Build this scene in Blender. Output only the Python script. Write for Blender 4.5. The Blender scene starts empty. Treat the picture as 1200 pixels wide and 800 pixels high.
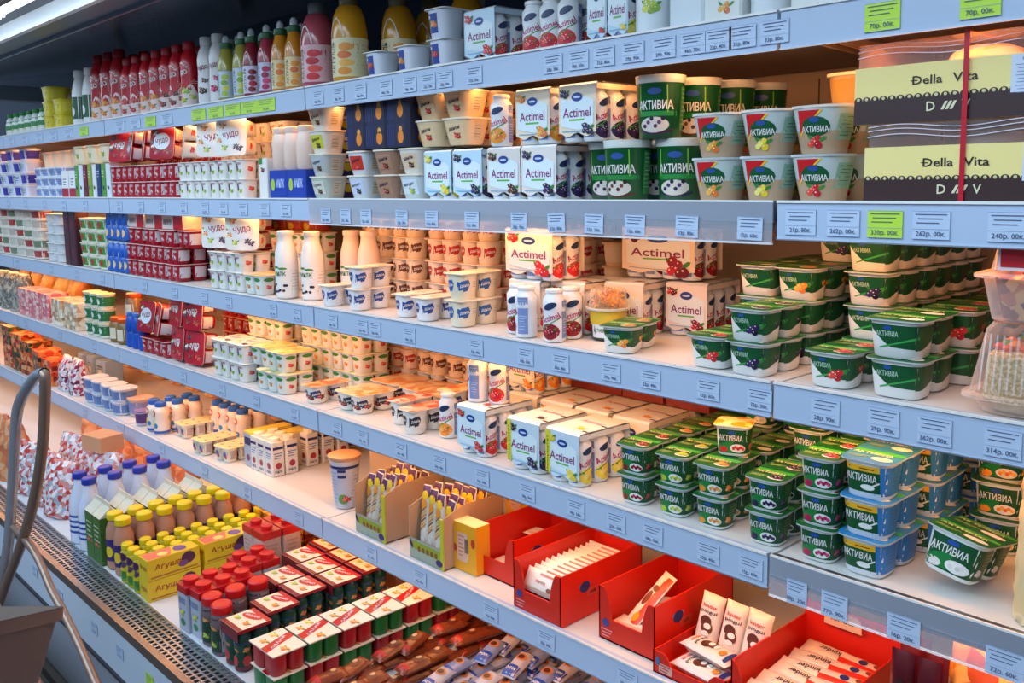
import bpy, math, random
from mathutils import Vector, Matrix
random.seed(7)
SC = bpy.context.scene
COL = SC.collection
# ---------------------------------------------------------------- camera
EYE = 1.60
F_PX, CX, CY = 1080.0, 600.0, 340.0
def _n(v): return v.normalized()
_mx = _n(Vector(((-420 - CX) / F_PX, (CY - 228) / F_PX, 1)))          # world -X as camera (right, up, forward)
_w = _n(Vector((0, (CY - (228 - 1020 * .015)) / F_PX, 1)))
_z = _n(_w.cross(_mx))
if _z.y < 0: _z = -_z
_x = -_mx
_y = _n(_mx.cross(_z))
if _y.x < 0: _y = -_y
RIGHT = Vector((_x.x, _y.x, _z.x)); UP = Vector((_x.y, _y.y, _z.y)); FWD = Vector((_x.z, _y.z, _z.z))
cam = bpy.data.objects.new('camera', bpy.data.cameras.new('camera'))
COL.objects.link(cam)
cam.matrix_world = Matrix(((RIGHT.x, UP.x, -FWD.x, 0), (RIGHT.y, UP.y, -FWD.y, 0), (RIGHT.z, UP.z, -FWD.z, EYE), (0, 0, 0, 1)))
cam.data.sensor_width = 36
cam.data.lens = 36 * F_PX / 1200
cam.data.shift_y = (CY - 400) / 1200
cam.data.clip_start = .05
SC.camera = cam
def ray(px, py): return RIGHT * ((px - CX) / F_PX) + UP * ((CY - py) / F_PX) + FWD
def XP(px, py, Y):
    r = ray(px, py); return r.x * Y / r.y
def on_y(px, py, Y):
    r = ray(px, py); p = r * (Y / r.y); return Vector((p.x, p.y, p.z + EYE))
# ---------------------------------------------------------------- light and exposure
SC.view_settings.view_transform = 'Standard'
SC.view_settings.look = 'None'
SC.view_settings.gamma = 1
SC.view_settings.use_curve_mapping = False
SC.view_settings.exposure = 0.14
WORLD_STRENGTH = .30
w = bpy.data.worlds.new('store_ambience'); SC.world = w
w.use_nodes = True
bg = w.node_tree.nodes['Background']
bg.inputs[0].default_value = (.44, .64, 1.0, 1)
bg.inputs[1].default_value = WORLD_STRENGTH
def area(name, loc, direction, sx, sy, power, color):
    l = bpy.data.lights.new(name, 'AREA'); l.shape = 'RECTANGLE'; l.size = sx; l.size_y = sy
    l.energy = power; l.color = color
    o = bpy.data.objects.new(name, l); COL.objects.link(o); o.location = loc
    d = Vector(direction).normalized()                       # light shines along local -Z; keep local X along world X
    zz = -d; xx = Vector((1, 0, 0)); xx = (xx - zz * xx.dot(zz)).normalized(); yy = zz.cross(xx)
    o.rotation_euler = Matrix((xx, yy, zz)).transposed().to_euler()
    return o
WARM = (1.0, .37, .10); COOL = (.60, .80, 1.0)
XL, XR = -7.6, .35                                            # ends of the case
D = 1.32                                                      # front plane of the shelves
YB = 1.96                                                     # back wall
SZ = [1.857, 1.560, 1.266, .972, .660]                        # shelf tops
BZ = .40                                                      # deck
UNDER_W = [13.5, 14, 14.5, 14.5, 7]
for k, z in enumerate(SZ):
    area('under_shelf_light', ((XL + XR) / 2, D + .075, z - .047), (0, .42, -1), XR - XL, .03, UNDER_W[k], WARM)
area('canopy_light', ((XL + XR) / 2, .90, EYE + .565), (0, .35, -1), XR - XL, .05, 24, COOL)
area('store_light', (-2.6, -.7, 3.05), (.0, .55, -1), 7.0, .8, 92, COOL)
area('store_light', (-2.6, -2.6, 3.05), (.0, .6, -1), 7.0, .8, 92, COOL)
# ---------------------------------------------------------------- materials
MATS = {}
def lin(c): return tuple(((x / 12.92) if x <= .04045 else ((x + .055) / 1.055) ** 2.4) for x in c)
def hexc(h): h = h.lstrip('#'); return lin(tuple(int(h[i:i + 2], 16) / 255 for i in (0, 2, 4)))
def _new(name):
    m = bpy.data.materials.new(name); m.use_nodes = True
    return m, m.node_tree, m.node_tree.nodes['Principled BSDF']
def M(h, rough=.38, metal=0., name=None):
    k = (h, rough, metal)
    if k in MATS: return MATS[k]
    m, nt, p = _new(name or 'plain_' + h.strip('#'))
    p.inputs['Base Color'].default_value = (*[v * .84 for v in hexc(h)], 1)
    p.inputs['Metallic'].default_value = metal
    nz = nt.nodes.new('ShaderNodeTexNoise'); nz.inputs['Scale'].default_value = 30
    mr = nt.nodes.new('ShaderNodeMapRange'); mr.inputs[3].default_value = rough * .85; mr.inputs[4].default_value = min(1, rough * 1.15)
    nt.links.new(nz.outputs[0], mr.inputs[0]); nt.links.new(mr.outputs[0], p.inputs['Roughness'])
    MATS[k] = m; return m
def PRINT(cols, scale=60, rough=.35, stretch=(1, 1, 1)):
    """printed pattern: patches of the given colours"""
    k = ('print', tuple(cols), scale, rough, stretch)
    if k in MATS: return MATS[k]
    m, nt, p = _new('printed_pattern')
    p.inputs['Roughness'].default_value = rough
    tc = nt.nodes.new('ShaderNodeTexCoord'); mp = nt.nodes.new('ShaderNodeMapping'); mp.inputs['Scale'].default_value = stretch
    vo = nt.nodes.new('ShaderNodeTexVoronoi'); vo.inputs['Scale'].default_value = scale
    oi = nt.nodes.new('ShaderNodeObjectInfo'); ad = nt.nodes.new('ShaderNodeVectorMath'); ad.operation = 'ADD'
    cr = nt.nodes.new('ShaderNodeValToRGB'); cr.color_ramp.interpolation = 'CONSTANT'
    e = cr.color_ramp.elements
    while len(e) < len(cols): e.new(.5)
    for i, c in enumerate(cols):
        e[i].position = i / len(cols); e[i].color = (*[v * .84 for v in hexc(c)], 1)
    nt.links.new(tc.outputs['Object'], ad.inputs[0]); nt.links.new(oi.outputs['Random'], ad.inputs[1])
    nt.links.new(ad.outputs[0], mp.inputs[0]); nt.links.new(mp.outputs[0], vo.inputs['Vector'])
    sp = nt.nodes.new('ShaderNodeSeparateColor'); nt.links.new(vo.outputs['Color'], sp.inputs[0])
    nt.links.new(sp.outputs[0], cr.inputs[0]); nt.links.new(cr.outputs[0], p.inputs['Base Color'])
    MATS[k] = m; return m
def CLEAR(h='#ffffff', fac=.16, rough=.06):
    k = ('clear', h, fac, rough)
    if k in MATS: return MATS[k]
    m, nt, p = _new('clear_plastic')
    out = nt.nodes['Material Output']
    t = nt.nodes.new('ShaderNodeBsdfTransparent'); t.inputs[0].default_value = (*hexc(h), 1)
    mx = nt.nodes.new('ShaderNodeMixShader'); lw = nt.nodes.new('ShaderNodeLayerWeight'); lw.inputs[0].default_value = .35
    mr = nt.nodes.new('ShaderNodeMapRange'); mr.inputs[3].default_value = fac; mr.inputs[4].default_value = min(1, fac + .5)
    p.inputs['Base Color'].default_value = (*hexc(h), 1); p.inputs['Roughness'].default_value = rough
    nt.links.new(lw.outputs['Facing'], mr.inputs[0]); nt.links.new(mr.outputs[0], mx.inputs[0])
    nt.links.new(t.outputs[0], mx.inputs[1]); nt.links.new(p.outputs[0], mx.inputs[2]); nt.links.new(mx.outputs[0], out.inputs[0])
    MATS[k] = m; return m
def GLOW(col, strength):
    m, nt, p = _new('lamp_tube')
    p.inputs['Base Color'].default_value = (1, 1, 1, 1)
    p.inputs['Emission Color'].default_value = (*col, 1); p.inputs['Emission Strength'].default_value = strength
    return m
def METAL(h, rough=.3, bump=0, name='metal'):
    k = ('metal', h, rough, bump)
    if k in MATS: return MATS[k]
    m, nt, p = _new(name)
    p.inputs['Base Color'].default_value = (*hexc(h), 1); p.inputs['Metallic'].default_value = .9
    nz = nt.nodes.new('ShaderNodeTexNoise'); nz.inputs['Scale'].default_value = 8
    mr = nt.nodes.new('ShaderNodeMapRange'); mr.inputs[3].default_value = rough * .7; mr.inputs[4].default_value = rough * 1.4
    nt.links.new(nz.outputs[0], mr.inputs[0]); nt.links.new(mr.outputs[0], p.inputs['Roughness'])
    MATS[k] = m; return m
WHITE = M('#f2f1ec'); CREAM = M('#f4e6c8'); INK = M('#20242c'); GREEN = M('#0b7a35'); DKGREEN = M('#063f20')
RED = M('#d3121c'); YEL = M('#f6d21c'); BLUE = M('#1b4fb4'); NAVY = M('#182a6a'); ORANGE = M('#f08a14')
# ---------------------------------------------------------------- text outlines
_TX = {}
def glyphs(s):
    if s in _TX: return _TX[s]
    c = bpy.data.curves.new('lettering', 'FONT'); c.body = s; c.size = 1; c.resolution_u = 2; c.offset = .012
    o = bpy.data.objects.new('lettering', c); COL.objects.link(o)
    dg = bpy.context.evaluated_depsgraph_get(); me = o.evaluated_get(dg).to_mesh()
    vs = [(v.co.x, v.co.y) for v in me.vertices]; fs = [tuple(p.vertices) for p in me.polygons]
    o.evaluated_get(dg).to_mesh_clear()
    bpy.data.objects.remove(o); bpy.data.curves.remove(c)
    if not vs: vs = [(0, 0)]
    x0 = min(v[0] for v in vs); x1 = max(v[0] for v in vs); y0 = min(v[1] for v in vs); y1 = max(v[1] for v in vs)
    _TX[s] = ([(v[0] - x0, v[1] - y0) for v in vs], fs, x1 - x0, y1 - y0)
    return _TX[s]
# ---------------------------------------------------------------- geometry builder
def spow(x, p): return math.copysign(abs(x) ** p, x)
class G:
    def __init__(s): s.v = []; s.f = []; s.mi = []; s.ms = []
    def m(s, mat):
        if mat not in s.ms: s.ms.append(mat)
        return s.ms.index(mat)
    def add(s, vs, fs, mat):
        b = len(s.v); s.v += [tuple(v) for v in vs]; k = s.m(mat)
        for f in fs: s.f.append(tuple(b + i for i in f)); s.mi.append(k)
    def loft(s, rings, mat, seg=28, bottom=True, top=True, center=(0, 0)):
        """rings: (z, a, b, n[, cx, cy]); mat a material or f(z) -> material"""
        mf = mat if callable(mat) and not isinstance(mat, bpy.types.Material) else (lambda z: mat)
        vs = []
        for r in rings:
            z, a, b, n = r[:4]; cx = r[4] if len(r) > 4 else center[0]; cy = r[5] if len(r) > 5 else center[1]
            for i in range(seg):
                t = 2 * math.pi * (i + .5) / seg
                vs.append((cx + a * spow(math.cos(t), 2 / n), cy + b * spow(math.sin(t), 2 / n), z))
        for k in range(len(rings) - 1):
            fs = [(k * seg + i, k * seg + (i + 1) % seg, (k + 1) * seg + (i + 1) % seg, (k + 1) * seg + i) for i in range(seg)]
            mm = mf((rings[k][0] + rings[k + 1][0]) / 2)
            if k == 0: base = len(s.v); s.v += vs
            ki = s.m(mm)
            for f in fs: s.f.append(tuple(base + i for i in f)); s.mi.append(ki)
        if bottom: s.f.append(tuple(base + i for i in reversed(range(seg)))); s.mi.append(s.m(mf(rings[0][0])))
        if top: s.f.append(tuple(base + (len(rings) - 1) * seg + i for i in range(seg))); s.mi.append(s.m(mf(rings[-1][0])))
    def box(s, x0, x1, y0, y1, z0, z1, mat, mats=None, r=0):
        """mats: dict front/back/left/right/top/bottom; r chamfers the vertical edges"""
        g = lambda k: (mats or {}).get(k, mat)
        if r:
            c = [(x0 + r, y0), (x1 - r, y0), (x1, y0 + r), (x1, y1 - r), (x1 - r, y1), (x0 + r, y1), (x0, y1 - r), (x0, y0 + r)]
            vs = [(x, y, z0) for x, y in c] + [(x, y, z1) for x, y in c]
            nm = ['front', 'right', 'right', 'right', 'back', 'left', 'left', 'left']
            for i in range(8): s.add([vs[i], vs[(i + 1) % 8], vs[8 + (i + 1) % 8], vs[8 + i]], [(0, 1, 2, 3)], g(nm[i]))
            s.add(vs[8:], [tuple(range(8))], g('top')); s.add(vs[:8], [tuple(reversed(range(8)))], g('bottom'))
            return
        P = [(x0, y0, z0), (x1, y0, z0), (x1, y1, z0), (x0, y1, z0), (x0, y0, z1), (x1, y0, z1), (x1, y1, z1), (x0, y1, z1)]
        for k, f in (('front', (0, 1, 5, 4)), ('right', (1, 2, 6, 5)), ('back', (2, 3, 7, 6)), ('left', (3, 0, 4, 7)), ('top', (4, 5, 6, 7)), ('bottom', (3, 2, 1, 0))):
            s.add([P[i] for i in f], [(0, 1, 2, 3)], g(k))
    # ---- printed marks laid on a surface map fn(u, v, off) -> point
    def grid(s, fn, u0, u1, lo, hi, mat, nu=8, nv=1, layer=1):
        L = lo if callable(lo) else (lambda u: lo); H = hi if callable(hi) else (lambda u: hi)
        vs = []
        for i in range(nu + 1):
            u = u0 + (u1 - u0) * i / nu
            for j in range(nv + 1):
                l, h = L(u), max(H(u), L(u)); vs.append(fn(u, l + (h - l) * j / nv, .0004 * layer))
        s.add(vs, [(i * (nv + 1) + j, (i + 1) * (nv + 1) + j, (i + 1) * (nv + 1) + j + 1, i * (nv + 1) + j + 1) for i in range(nu) for j in range(nv)], mat)
    def disc(s, fn, u, v, ru, rv, mat, layer=2, n=12, rot=0):
        c, q = math.cos(rot), math.sin(rot)
        s.poly(fn, [(u + ru * math.cos(t) * c - rv * math.sin(t) * q, v + ru * math.cos(t) * q + rv * math.sin(t) * c) for t in [2 * math.pi * i / n for i in range(n)]], mat, layer, False)
    def poly(s, fn, pts, mat, layer=2, cut=True):
        """filled outline, cut into rings so that it follows a curved surface"""
        if cut:
            q = []
            for (x0, y0), (x1, y1) in zip(pts, pts[1:] + pts[:1]):
                m = max(1, int(math.hypot(x1 - x0, y1 - y0) / .007)); q += [(x0 + (x1 - x0) * k / m, y0 + (y1 - y0) * k / m) for k in range(m)]
            pts = q
        n = len(pts); cx = sum(p[0] for p in pts) / n; cy = sum(p[1] for p in pts) / n
        R = max(math.hypot(p[0] - cx, p[1] - cy) for p in pts); k = max(1, min(5, int(R / .006 + .5)))
        vs = [fn(cx, cy, .0004 * layer)]
        for r in range(1, k + 1): vs += [fn(cx + (x - cx) * r / k, cy + (y - cy) * r / k, .0004 * layer) for x, y in pts]
        fs = [(0, 1 + i, 1 + (i + 1) % n) for i in range(n)]
        for r in range(1, k): o = 1 + (r - 1) * n; fs += [(o + i, o + n + i, o + n + (i + 1) % n, o + (i + 1) % n) for i in range(n)]
        s.add(vs, fs, mat)
    def text(s, fn, st, u, v, h, mat, layer=3, align='c', width=None, rot=0, slant=0):
        vs, fs, W, H = glyphs(st); k = h / max(H, .3); kx = k if width is None else width / max(W, .01)
        ox = {'c': -W * kx / 2, 'l': 0, 'r': -W * kx}[align]; c, q = math.cos(rot), math.sin(rot)
        out = []
        for x, y in vs:
            a = x * kx + ox + slant * y * k; b = y * k - H * k / 2
            out.append(fn(u + a * c - b * q, v + a * q + b * c, .0004 * layer))
        s.add(out, fs, mat)
    def lines(s, fn, u0, u1, v, n, step, mat, t=.0007, layer=2):
        for i in range(n):
            uu = u1 - (u1 - u0) * .12 * ((i * 7) % 3)
            s.grid(fn, u0 + (u1 - u0) * .04 * ((i * 5) % 3), uu, v - i * step - t, v - i * step, mat, 2, 1, layer)
    def fruit(s, fn, u, v, r, cols, layer=3, seed=1, n=7):
        rn = random.Random(seed * 7 + 3)
        for t in (.5, 2.4): s.disc(fn, u + r * .75 * math.cos(t), v + r * .6 * math.sin(t), r * .42, r * .16, M('#3f8a34'), layer, 6, t)
        for i in range(n):
            an = 2.4 * i + rn.uniform(0, .5); d = r * (.22 + .5 * i / n) if i else 0; q = r * rn.uniform(.26, .42)
            s.disc(fn, u + d * math.cos(an), v + d * math.sin(an) * .75, q, q * .9, M(cols[i % len(cols)]), layer + .15 + i * .1, 8)
            if q > .0035: s.disc(fn, u + d * math.cos(an) - q * .3, v + d * math.sin(an) * .75 + q * .3, q * .22, q * .18, M('#fff0e4'), layer + 1, 5)
    def build(s, name, smooth=True, angle=38):
        me = bpy.data.meshes.new(name); me.from_pydata(s.v, [], s.f)
        for m in s.ms: me.materials.append(m)
        me.polygons.foreach_set('material_index', s.mi)
        if smooth:
            me.polygons.foreach_set('use_smooth', [True] * len(s.f))
            me.set_sharp_from_angle(angle=math.radians(angle))
        me.update(); return me
def interp(rings, z):
    if z <= rings[0][0]: return rings[0][1:4]
    for p, q in zip(rings, rings[1:]):
        if z <= q[0]:
            t = (z - p[0]) / max(q[0] - p[0], 1e-9); return tuple(p[i] + (q[i] - p[i]) * t for i in (1, 2, 3))
    return rings[-1][1:4]
def front(rings, cx=0, cy=0):
    def fn(u, v, off):
        a, b, n = interp(rings, v); x = max(-.985 * a, min(.985 * a, u))
        return (cx + x, cy - b * (1 - abs(x / a) ** n) ** (1 / n) - off, v)
    return fn
def side(rings, cx=0, cy=0):
    def fn(u, v, off):
        a, b, n = interp(rings, v); y = max(-.985 * b, min(.985 * b, u))
        return (cx + a * (1 - abs(y / b) ** n) ** (1 / n) + off, cy + y, v)
    return fn
def pf(y): return lambda u, v, off: (u, y - off, v)              # plane facing the front
def ps(x): return lambda u, v, off: (x + off, u, v)              # plane facing +X
def pt(z): return lambda u, v, off: (u, v, z + off)              # plane facing up
# ---------------------------------------------------------------- things
class Proto:
    """a kind of thing: root mesh (or None) and parts [(name, mesh, loc, label, [sub-parts])]"""
    def __init__(s, name, cat, w, d, h, root=None, parts=()):
        s.name, s.cat, s.w, s.d, s.h, s.root, s.parts = name, cat, w, d, h, root, list(parts)
def _mk(name, me, parent=None, loc=(0, 0, 0), label=None, subs=()):
    o = bpy.data.objects.new(name, me); COL.objects.link(o)
    o.location = loc
    if parent: o.parent = parent
    if label: o['label'] = label
    for q in subs: _mk(q[0], q[1], o, q[2] if len(q) > 2 else (0, 0, 0), q[3] if len(q) > 3 else None, q[4] if len(q) > 4 else ())
    return o
LABELS = {}
def put(P, label, x, y, z, rz=0, rx=0, ry=0, group=None, scale=None, parts=True):
    o = bpy.data.objects.new(P.name, P.root); COL.objects.link(o)
    o.location = (x, y, z); o.rotation_euler = (rx, ry, rz)
    if scale: o.scale = scale
    label = ' '.join(label.split())
    o['label'] = label; o['category'] = P.cat
    if group: o['group'] = group
    LABELS.setdefault(label, []).append(o)
    if parts:
        for q in P.parts: _mk(q[0], q[1], o, q[2] if len(q) > 2 else (0, 0, 0), q[3] if len(q) > 3 else None, q[4] if len(q) > 4 else ())
    return o
ORD = ['first', 'second', 'third', 'fourth', 'fifth', 'sixth', 'seventh', 'eighth', 'ninth', 'tenth', 'eleventh', 'twelfth', 'thirteenth', 'fourteenth', 'fifteenth', 'sixteenth', 'seventeenth', 'eighteenth']
SHELFNAME = ['top shelf', 'second shelf', 'third shelf', 'fourth shelf', 'fifth shelf', 'bottom deck']
def where(c, nc, r, nr, l, nl, zone):
    t = []
    if nc > 1: t.append(ORD[c] + ' from left')
    if nr > 1: t.append('front row' if r == 0 else ORD[r] + ' row')
    if nl > 1: t.append('bottom layer' if l == 0 else ('top layer' if l == nl - 1 else ORD[l] + ' layer'))
    t.append(zone)
    return ', '.join(t)
def block(P, look, shelf, x, cols=1, rows=1, layers=1, y0=1.345, gx=.004, gy=.004, dz=None, z0=0, heights=None, group=None,
          jit=.003, rot=.04, zone=None, rx=0, ry=0, rz=0, w=None, d=None, liftz=0, shear=0):
    """columns along the shelf, rows back into it, layers upward; P: one kind or f(c, r, l)"""
    zs = (SZ + [BZ])[shelf]; zone = zone or SHELFNAME[shelf]
    P0 = P if isinstance(P, Proto) else P(0, 0, 0)
    pw = (w or P0.w) + gx; pd = (d or P0.d) + gy
    h = heights or (lambda c, r: layers)
    nl = max(h(c, r) for c in range(cols) for r in range(rows))
    for c in range(cols):
        for r in range(rows):
            hh = 0; jx = random.uniform(-jit, jit); jr = random.uniform(-rot, rot)
            for l in range(h(c, r)):
                Q = P if isinstance(P, Proto) else P(c, r, l)
                lk = look if isinstance(look, str) else look(c, r, l)
                put(Q, lk + ', ' + where(c, cols, r, rows, l, nl, zone), x + (c + .5) * pw + jx + shear * r, y0 + (r + .5) * pd, zs + z0 + hh + liftz,
                    rz + jr, rx, ry, group or (P0.name.replace('_', ' ') + 's on the ' + zone))
                hh += (dz or Q.h)
# ================================================================ the store shell
def struct(name, me, loc=(0, 0, 0)):
    o = bpy.data.objects.new(name, me); COL.objects.link(o); o.location = loc; o['kind'] = 'structure'; return o
def tile_mat(a, b, scale, rough):
    m, nt, p = _new('floor_tiles'); tc = nt.nodes.new('ShaderNodeTexCoord')
    br = nt.nodes.new('ShaderNodeTexBrick'); br.offset = 0; br.inputs['Scale'].default_value = scale
    br.inputs['Color1'].default_value = (*hexc(a), 1); br.inputs['Color2'].default_value = (*hexc(a), 1); br.inputs['Mortar'].default_value = (*hexc(b), 1)
    br.inputs['Mortar Size'].default_value = .01; br.inputs['Brick Width'].default_value = .5; br.inputs['Row Height'].default_value = .5
    nt.links.new(tc.outputs['Object'], br.inputs['Vector']); nt.links.new(br.outputs[0], p.inputs['Base Color']); p.inputs['Roughness'].default_value = rough
    return m
g = G(); g.box(-11, 3, -5, 2.6, -.05, 0, tile_mat('#4a4440', '#2b2724', 1.2, .35)); struct('floor', g.build('floor', False))
g = G(); g.box(-11, 3, -5, 2.6, 3.2, 3.25, M('#6d6f68', .8)); struct('ceiling', g.build('ceiling', False))
g = G(); g.box(-11, 3, 2.3, 2.4, 0, 3.2, M('#55585c', .8)); struct('wall_back', g.build('wall_back', False))
# ---------------------------------------------------------------- the refrigerated case
JX = [XL, -5.05, -3.69, -2.21, -.79, XR]
RX, RY = (XL + XR) / 2, 1.40
BOARD = M('#e6e4df', .35); UNDERSIDE_SHADE = M('#85736a', .5); RAIL = M('#b9cbe4', .4); STEEL = METAL('#b9bcc2', .3); GREYM = METAL('#8c929c', .35)  # shelf undersides darker than the boards: their unlit look is put into the colour
DARK = M('#15171c', .5)
case_parts = []
def cpart(name, g, label=None, subs=(), smooth=False):
    case_parts.append((name, g.build(name, smooth), (-RX, -RY, 0), label, [(n, gg.build(n, False), (0, 0, 0), lb) for n, gg, lb in subs]))
g = G(); g.box(XL, XR, YB, YB + .04, .30, SZ[0] - .01, M('#b8a594', .45))
for i in range(-76, 4):
    x = i * .1 + .03
    for k in range(5):
        g.grid(pf(YB), x, x + .004, SZ[4] - .2 + k * .3 + .1, SZ[4] - .2 + k * .3 + .16, M('#3a302a'), 1)
cpart('back_panel', g)
g = G(); g.box(XL, XR, YB, YB + .04, SZ[0] - .01, 2.32, M('#56657c', .16))
cpart('upper_back_panel', g, 'dark reflecting back panel above the top shelf')
for j in range(1, len(JX) - 1):
    g = G(); x = JX[j]
    g.box(x - .016, x + .016, YB - .028, YB - .002, .40, 2.2, M('#cfc4b6', .4))
    for k in range(70):
        z = .42 + k * .025
        for s in (-.008, .008): g.grid(pf(YB - .028), x + s - .003, x + s + .003, z, z + .014, M('#241c18'), 1)
    cpart('slotted_post', g)
# extra post seen on the third shelf at the right
g = G(); x = XP(1117, 330, YB)
g.box(x - .02, x + .016, YB - .028, YB - .002, 1.0, 1.56, M('#cfc4b6', .4))
for k in range(22):
    z = 1.0 + k * .025
    for s in (-.01, .008): g.grid(pf(YB - .028), x + s - .004, x + s + .004, z, z + .014, M('#241c18'), 1)
cpart('slotted_post', g)
for k, z in enumerate(SZ):
    for j in range(len(JX) - 1):
        x0, x1 = JX[j] + .003, JX[j + 1] - .003
        g = G(); g.box(x0, x1, D + .012, YB - .03, z - .022, z - .002, BOARD, {'bottom': UNDERSIDE_SHADE})
        g.box(x0, x1, D + .012, D + .03, z - .045, z - .022, UNDERSIDE_SHADE)
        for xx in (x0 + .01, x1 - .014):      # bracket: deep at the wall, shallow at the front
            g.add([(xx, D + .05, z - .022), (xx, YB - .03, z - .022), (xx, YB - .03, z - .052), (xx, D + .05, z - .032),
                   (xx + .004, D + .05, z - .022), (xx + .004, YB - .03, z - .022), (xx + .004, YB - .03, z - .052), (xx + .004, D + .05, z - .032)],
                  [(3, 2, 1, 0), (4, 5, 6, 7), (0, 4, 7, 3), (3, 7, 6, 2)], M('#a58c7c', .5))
        r = G()
        half = (k == 1 and j == 3) or (k == 3 and j == 4)
        top = z + .003
        r.box(x0, x1, D, D + .012, top - (.034 if half else .060), top, GREYM if half else RAIL)
        r.box(x0, x1, D - .003, D + .001, top - .003, top + .001, WHITE)
        r.box(x0, x1, D - .003, D + .001, top - (.036 if half else .062), top - (.034 if half else .060), STEEL)
        subs = [('price_rail', r, None)]
        if half:
            c = G(); c.box(x0, x1, D - .004, D - .003, top - .068, top - .002, CLEAR('#e8ecf4', .16, .2)); c.box(x0, x1, D - .005, D - .001, top - .070, top - .067, CLEAR('#ffffff', .5))
            subs.append(('clear_ticket_strip', c, 'clear plastic strip holding the price tags'))
        cpart('shelf_board', g, None, subs)
    g = G(); g.box(XL, XR, D + .032, D + .062, z - .036, z - .024, WHITE)
    g.box(XL, XR, D + .040, D + .056, z - .040, z - .036, GLOW((1, .66, .36), 6))
    cpart('shelf_lamp', g, 'warm lamp strip under the shelf edge')
# deck, grille, lip, ticket strip, bumper
g = G(); g.box(XL, XR, .962, YB - .002, BZ - .03, BZ - .0015, M('#e3e8ee', .4)); cpart('deck', g)
g = G()
g.box(XL, XR, .87, .965, BZ - .04, BZ - .03, DARK)
for k in range(6): y = .868 + k * .0178; g.box(XL, XR, y, y + .006, BZ - .004, BZ, STEEL)
x = -5.4
while x < -1.2: g.box(x, x + .007, .868, .963, BZ - .0035, BZ - .0005, STEEL); x += .021
cpart('air_grille', g, 'perforated steel grille along the deck edge')
g = G(); g.box(XL, XR, .850, .868, BZ - .022, BZ + .006, METAL('#a3978f', .3)); cpart('front_lip', g)
g = G(); g.box(XL, XR, .856, .866, BZ - .165, BZ - .024, M('#cfdcec', .35))
g.box(XL, XR, .848, .858, BZ - .172, BZ - .163, M('#2c2b30')); cpart('price_rail', g)
g = G()
prof = [(.862, .235), (.835, .215), (.815, .17), (.815, .10), (.84, .06), (.90, .05)]
vs = [(xx, y, z) for xx in (XL, XR) for y, z in prof]; n = len(prof)
g.add(vs, [(i, n + i, n + i + 1, i + 1) for i in range(n - 1)], M('#6d7078', .4)); cpart('bumper', g, None, (), True)
g = G(); g.box(XL, XR, .93, YB + .04, .02, BZ - .045, M('#1b1a1c', .6)); g.box(XL, XR, .88, .94, .0, .2, M('#141315', .6)); cpart('base', g)
# canopy
CZ = EYE + .55
g = G()
g.box(XL, XR, .78, .80, CZ - .03, CZ + .20, M('#2b2e2a', .5))
g.box(XL, XR, .80, 1.02, CZ + .045, CZ + .20, M('#4c5661', .5))
g.box(XL, XR, 1.015, 1.035, CZ - .008, CZ + .05, M('#e8f0f6', .3))
g.box(XL, XR, 1.035, 1.165, CZ + .01, CZ + .03, M('#5c6878', .3))
g.box(XL, XR, 1.160, 1.17, CZ - .004, CZ + .012, METAL('#8e98a5', .3))
g.add([(XL, 1.17, CZ + .008), (XR, 1.17, CZ + .008), (XR, YB, CZ + .13), (XL, YB, CZ + .13)], [(0, 1, 2, 3)], M('#64748a', .2))
cpart('canopy', g, 'dark canopy over the top shelf')
g = G(); g.box(-5.95, -5.80, 1.17, YB - .002, CZ - .05, CZ + .03, M('#98a2ad', .4)); cpart('canopy_crossbar', g)
TUBE = GLOW((.85, .94, 1), 5)
x = -3.37 - 2.4
while x < -.2:
    g = G(); L = 1.14
    ring = [(.90 + .013 * math.cos(t * math.pi / 5), CZ + .02 + .013 * math.sin(t * math.pi / 5)) for t in range(10)]
    g.add([(x, y, z) for y, z in ring] + [(x + L, y, z) for y, z in ring], [(i, (i + 1) % 10, 10 + (i + 1) % 10, 10 + i) for i in range(10)], TUBE)
    g.box(x - .015, x, .885, .915, CZ + .005, CZ + .046, WHITE); g.box(x + L, x + L + .015, .885, .915, CZ + .005, CZ + .046, WHITE)
    cpart('lamp_tube', g, 'lit fluorescent tube', (), True); x += 1.2
case = Proto('refrigerated_case', 'refrigerator', 8, 1, 2, None, case_parts)
put(case, 'long open refrigerated dairy case with five shelves and a lower deck', RX, RY, 0)
# ---------------------------------------------------------------- price tags
def tag_proto(kind, price, wd=.05, hh=.036):
    g = G(); mat = {'w': M('#c3d5ee', .5), 'g': M('#c6ee3c', .5)}[kind]; ink = M('#4f5f80', .6)
    g.box(-wd / 2, wd / 2, -.0008, 0, -hh / 2, hh / 2, mat)
    fn = pf(-.0008)
    for a in (-hh / 2, -hh * .14, hh / 2 - .0006): g.grid(fn, -wd / 2, wd / 2, a, a + .0006, M('#9aaccc'), 1, 1, 1)
    g.lines(fn, -wd * .42, wd * .42, hh * .40, 3, hh * .15, ink, .0012)
    g.text(fn, price, .0, -hh * .32, hh * .22, ink, 2)
    return Proto('price_tag', 'price tag', wd, .001, hh, g.build('price_tag', False))
PRICES = ['28р. 90к.', '29р. 90к.', '33р. 80к.', '18р. 50к.', '22р. 30к.', '46р. 70к.', '31р. 80к.', '15р. 60к.', '23р. 40к.']
TAGS = {}
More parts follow.
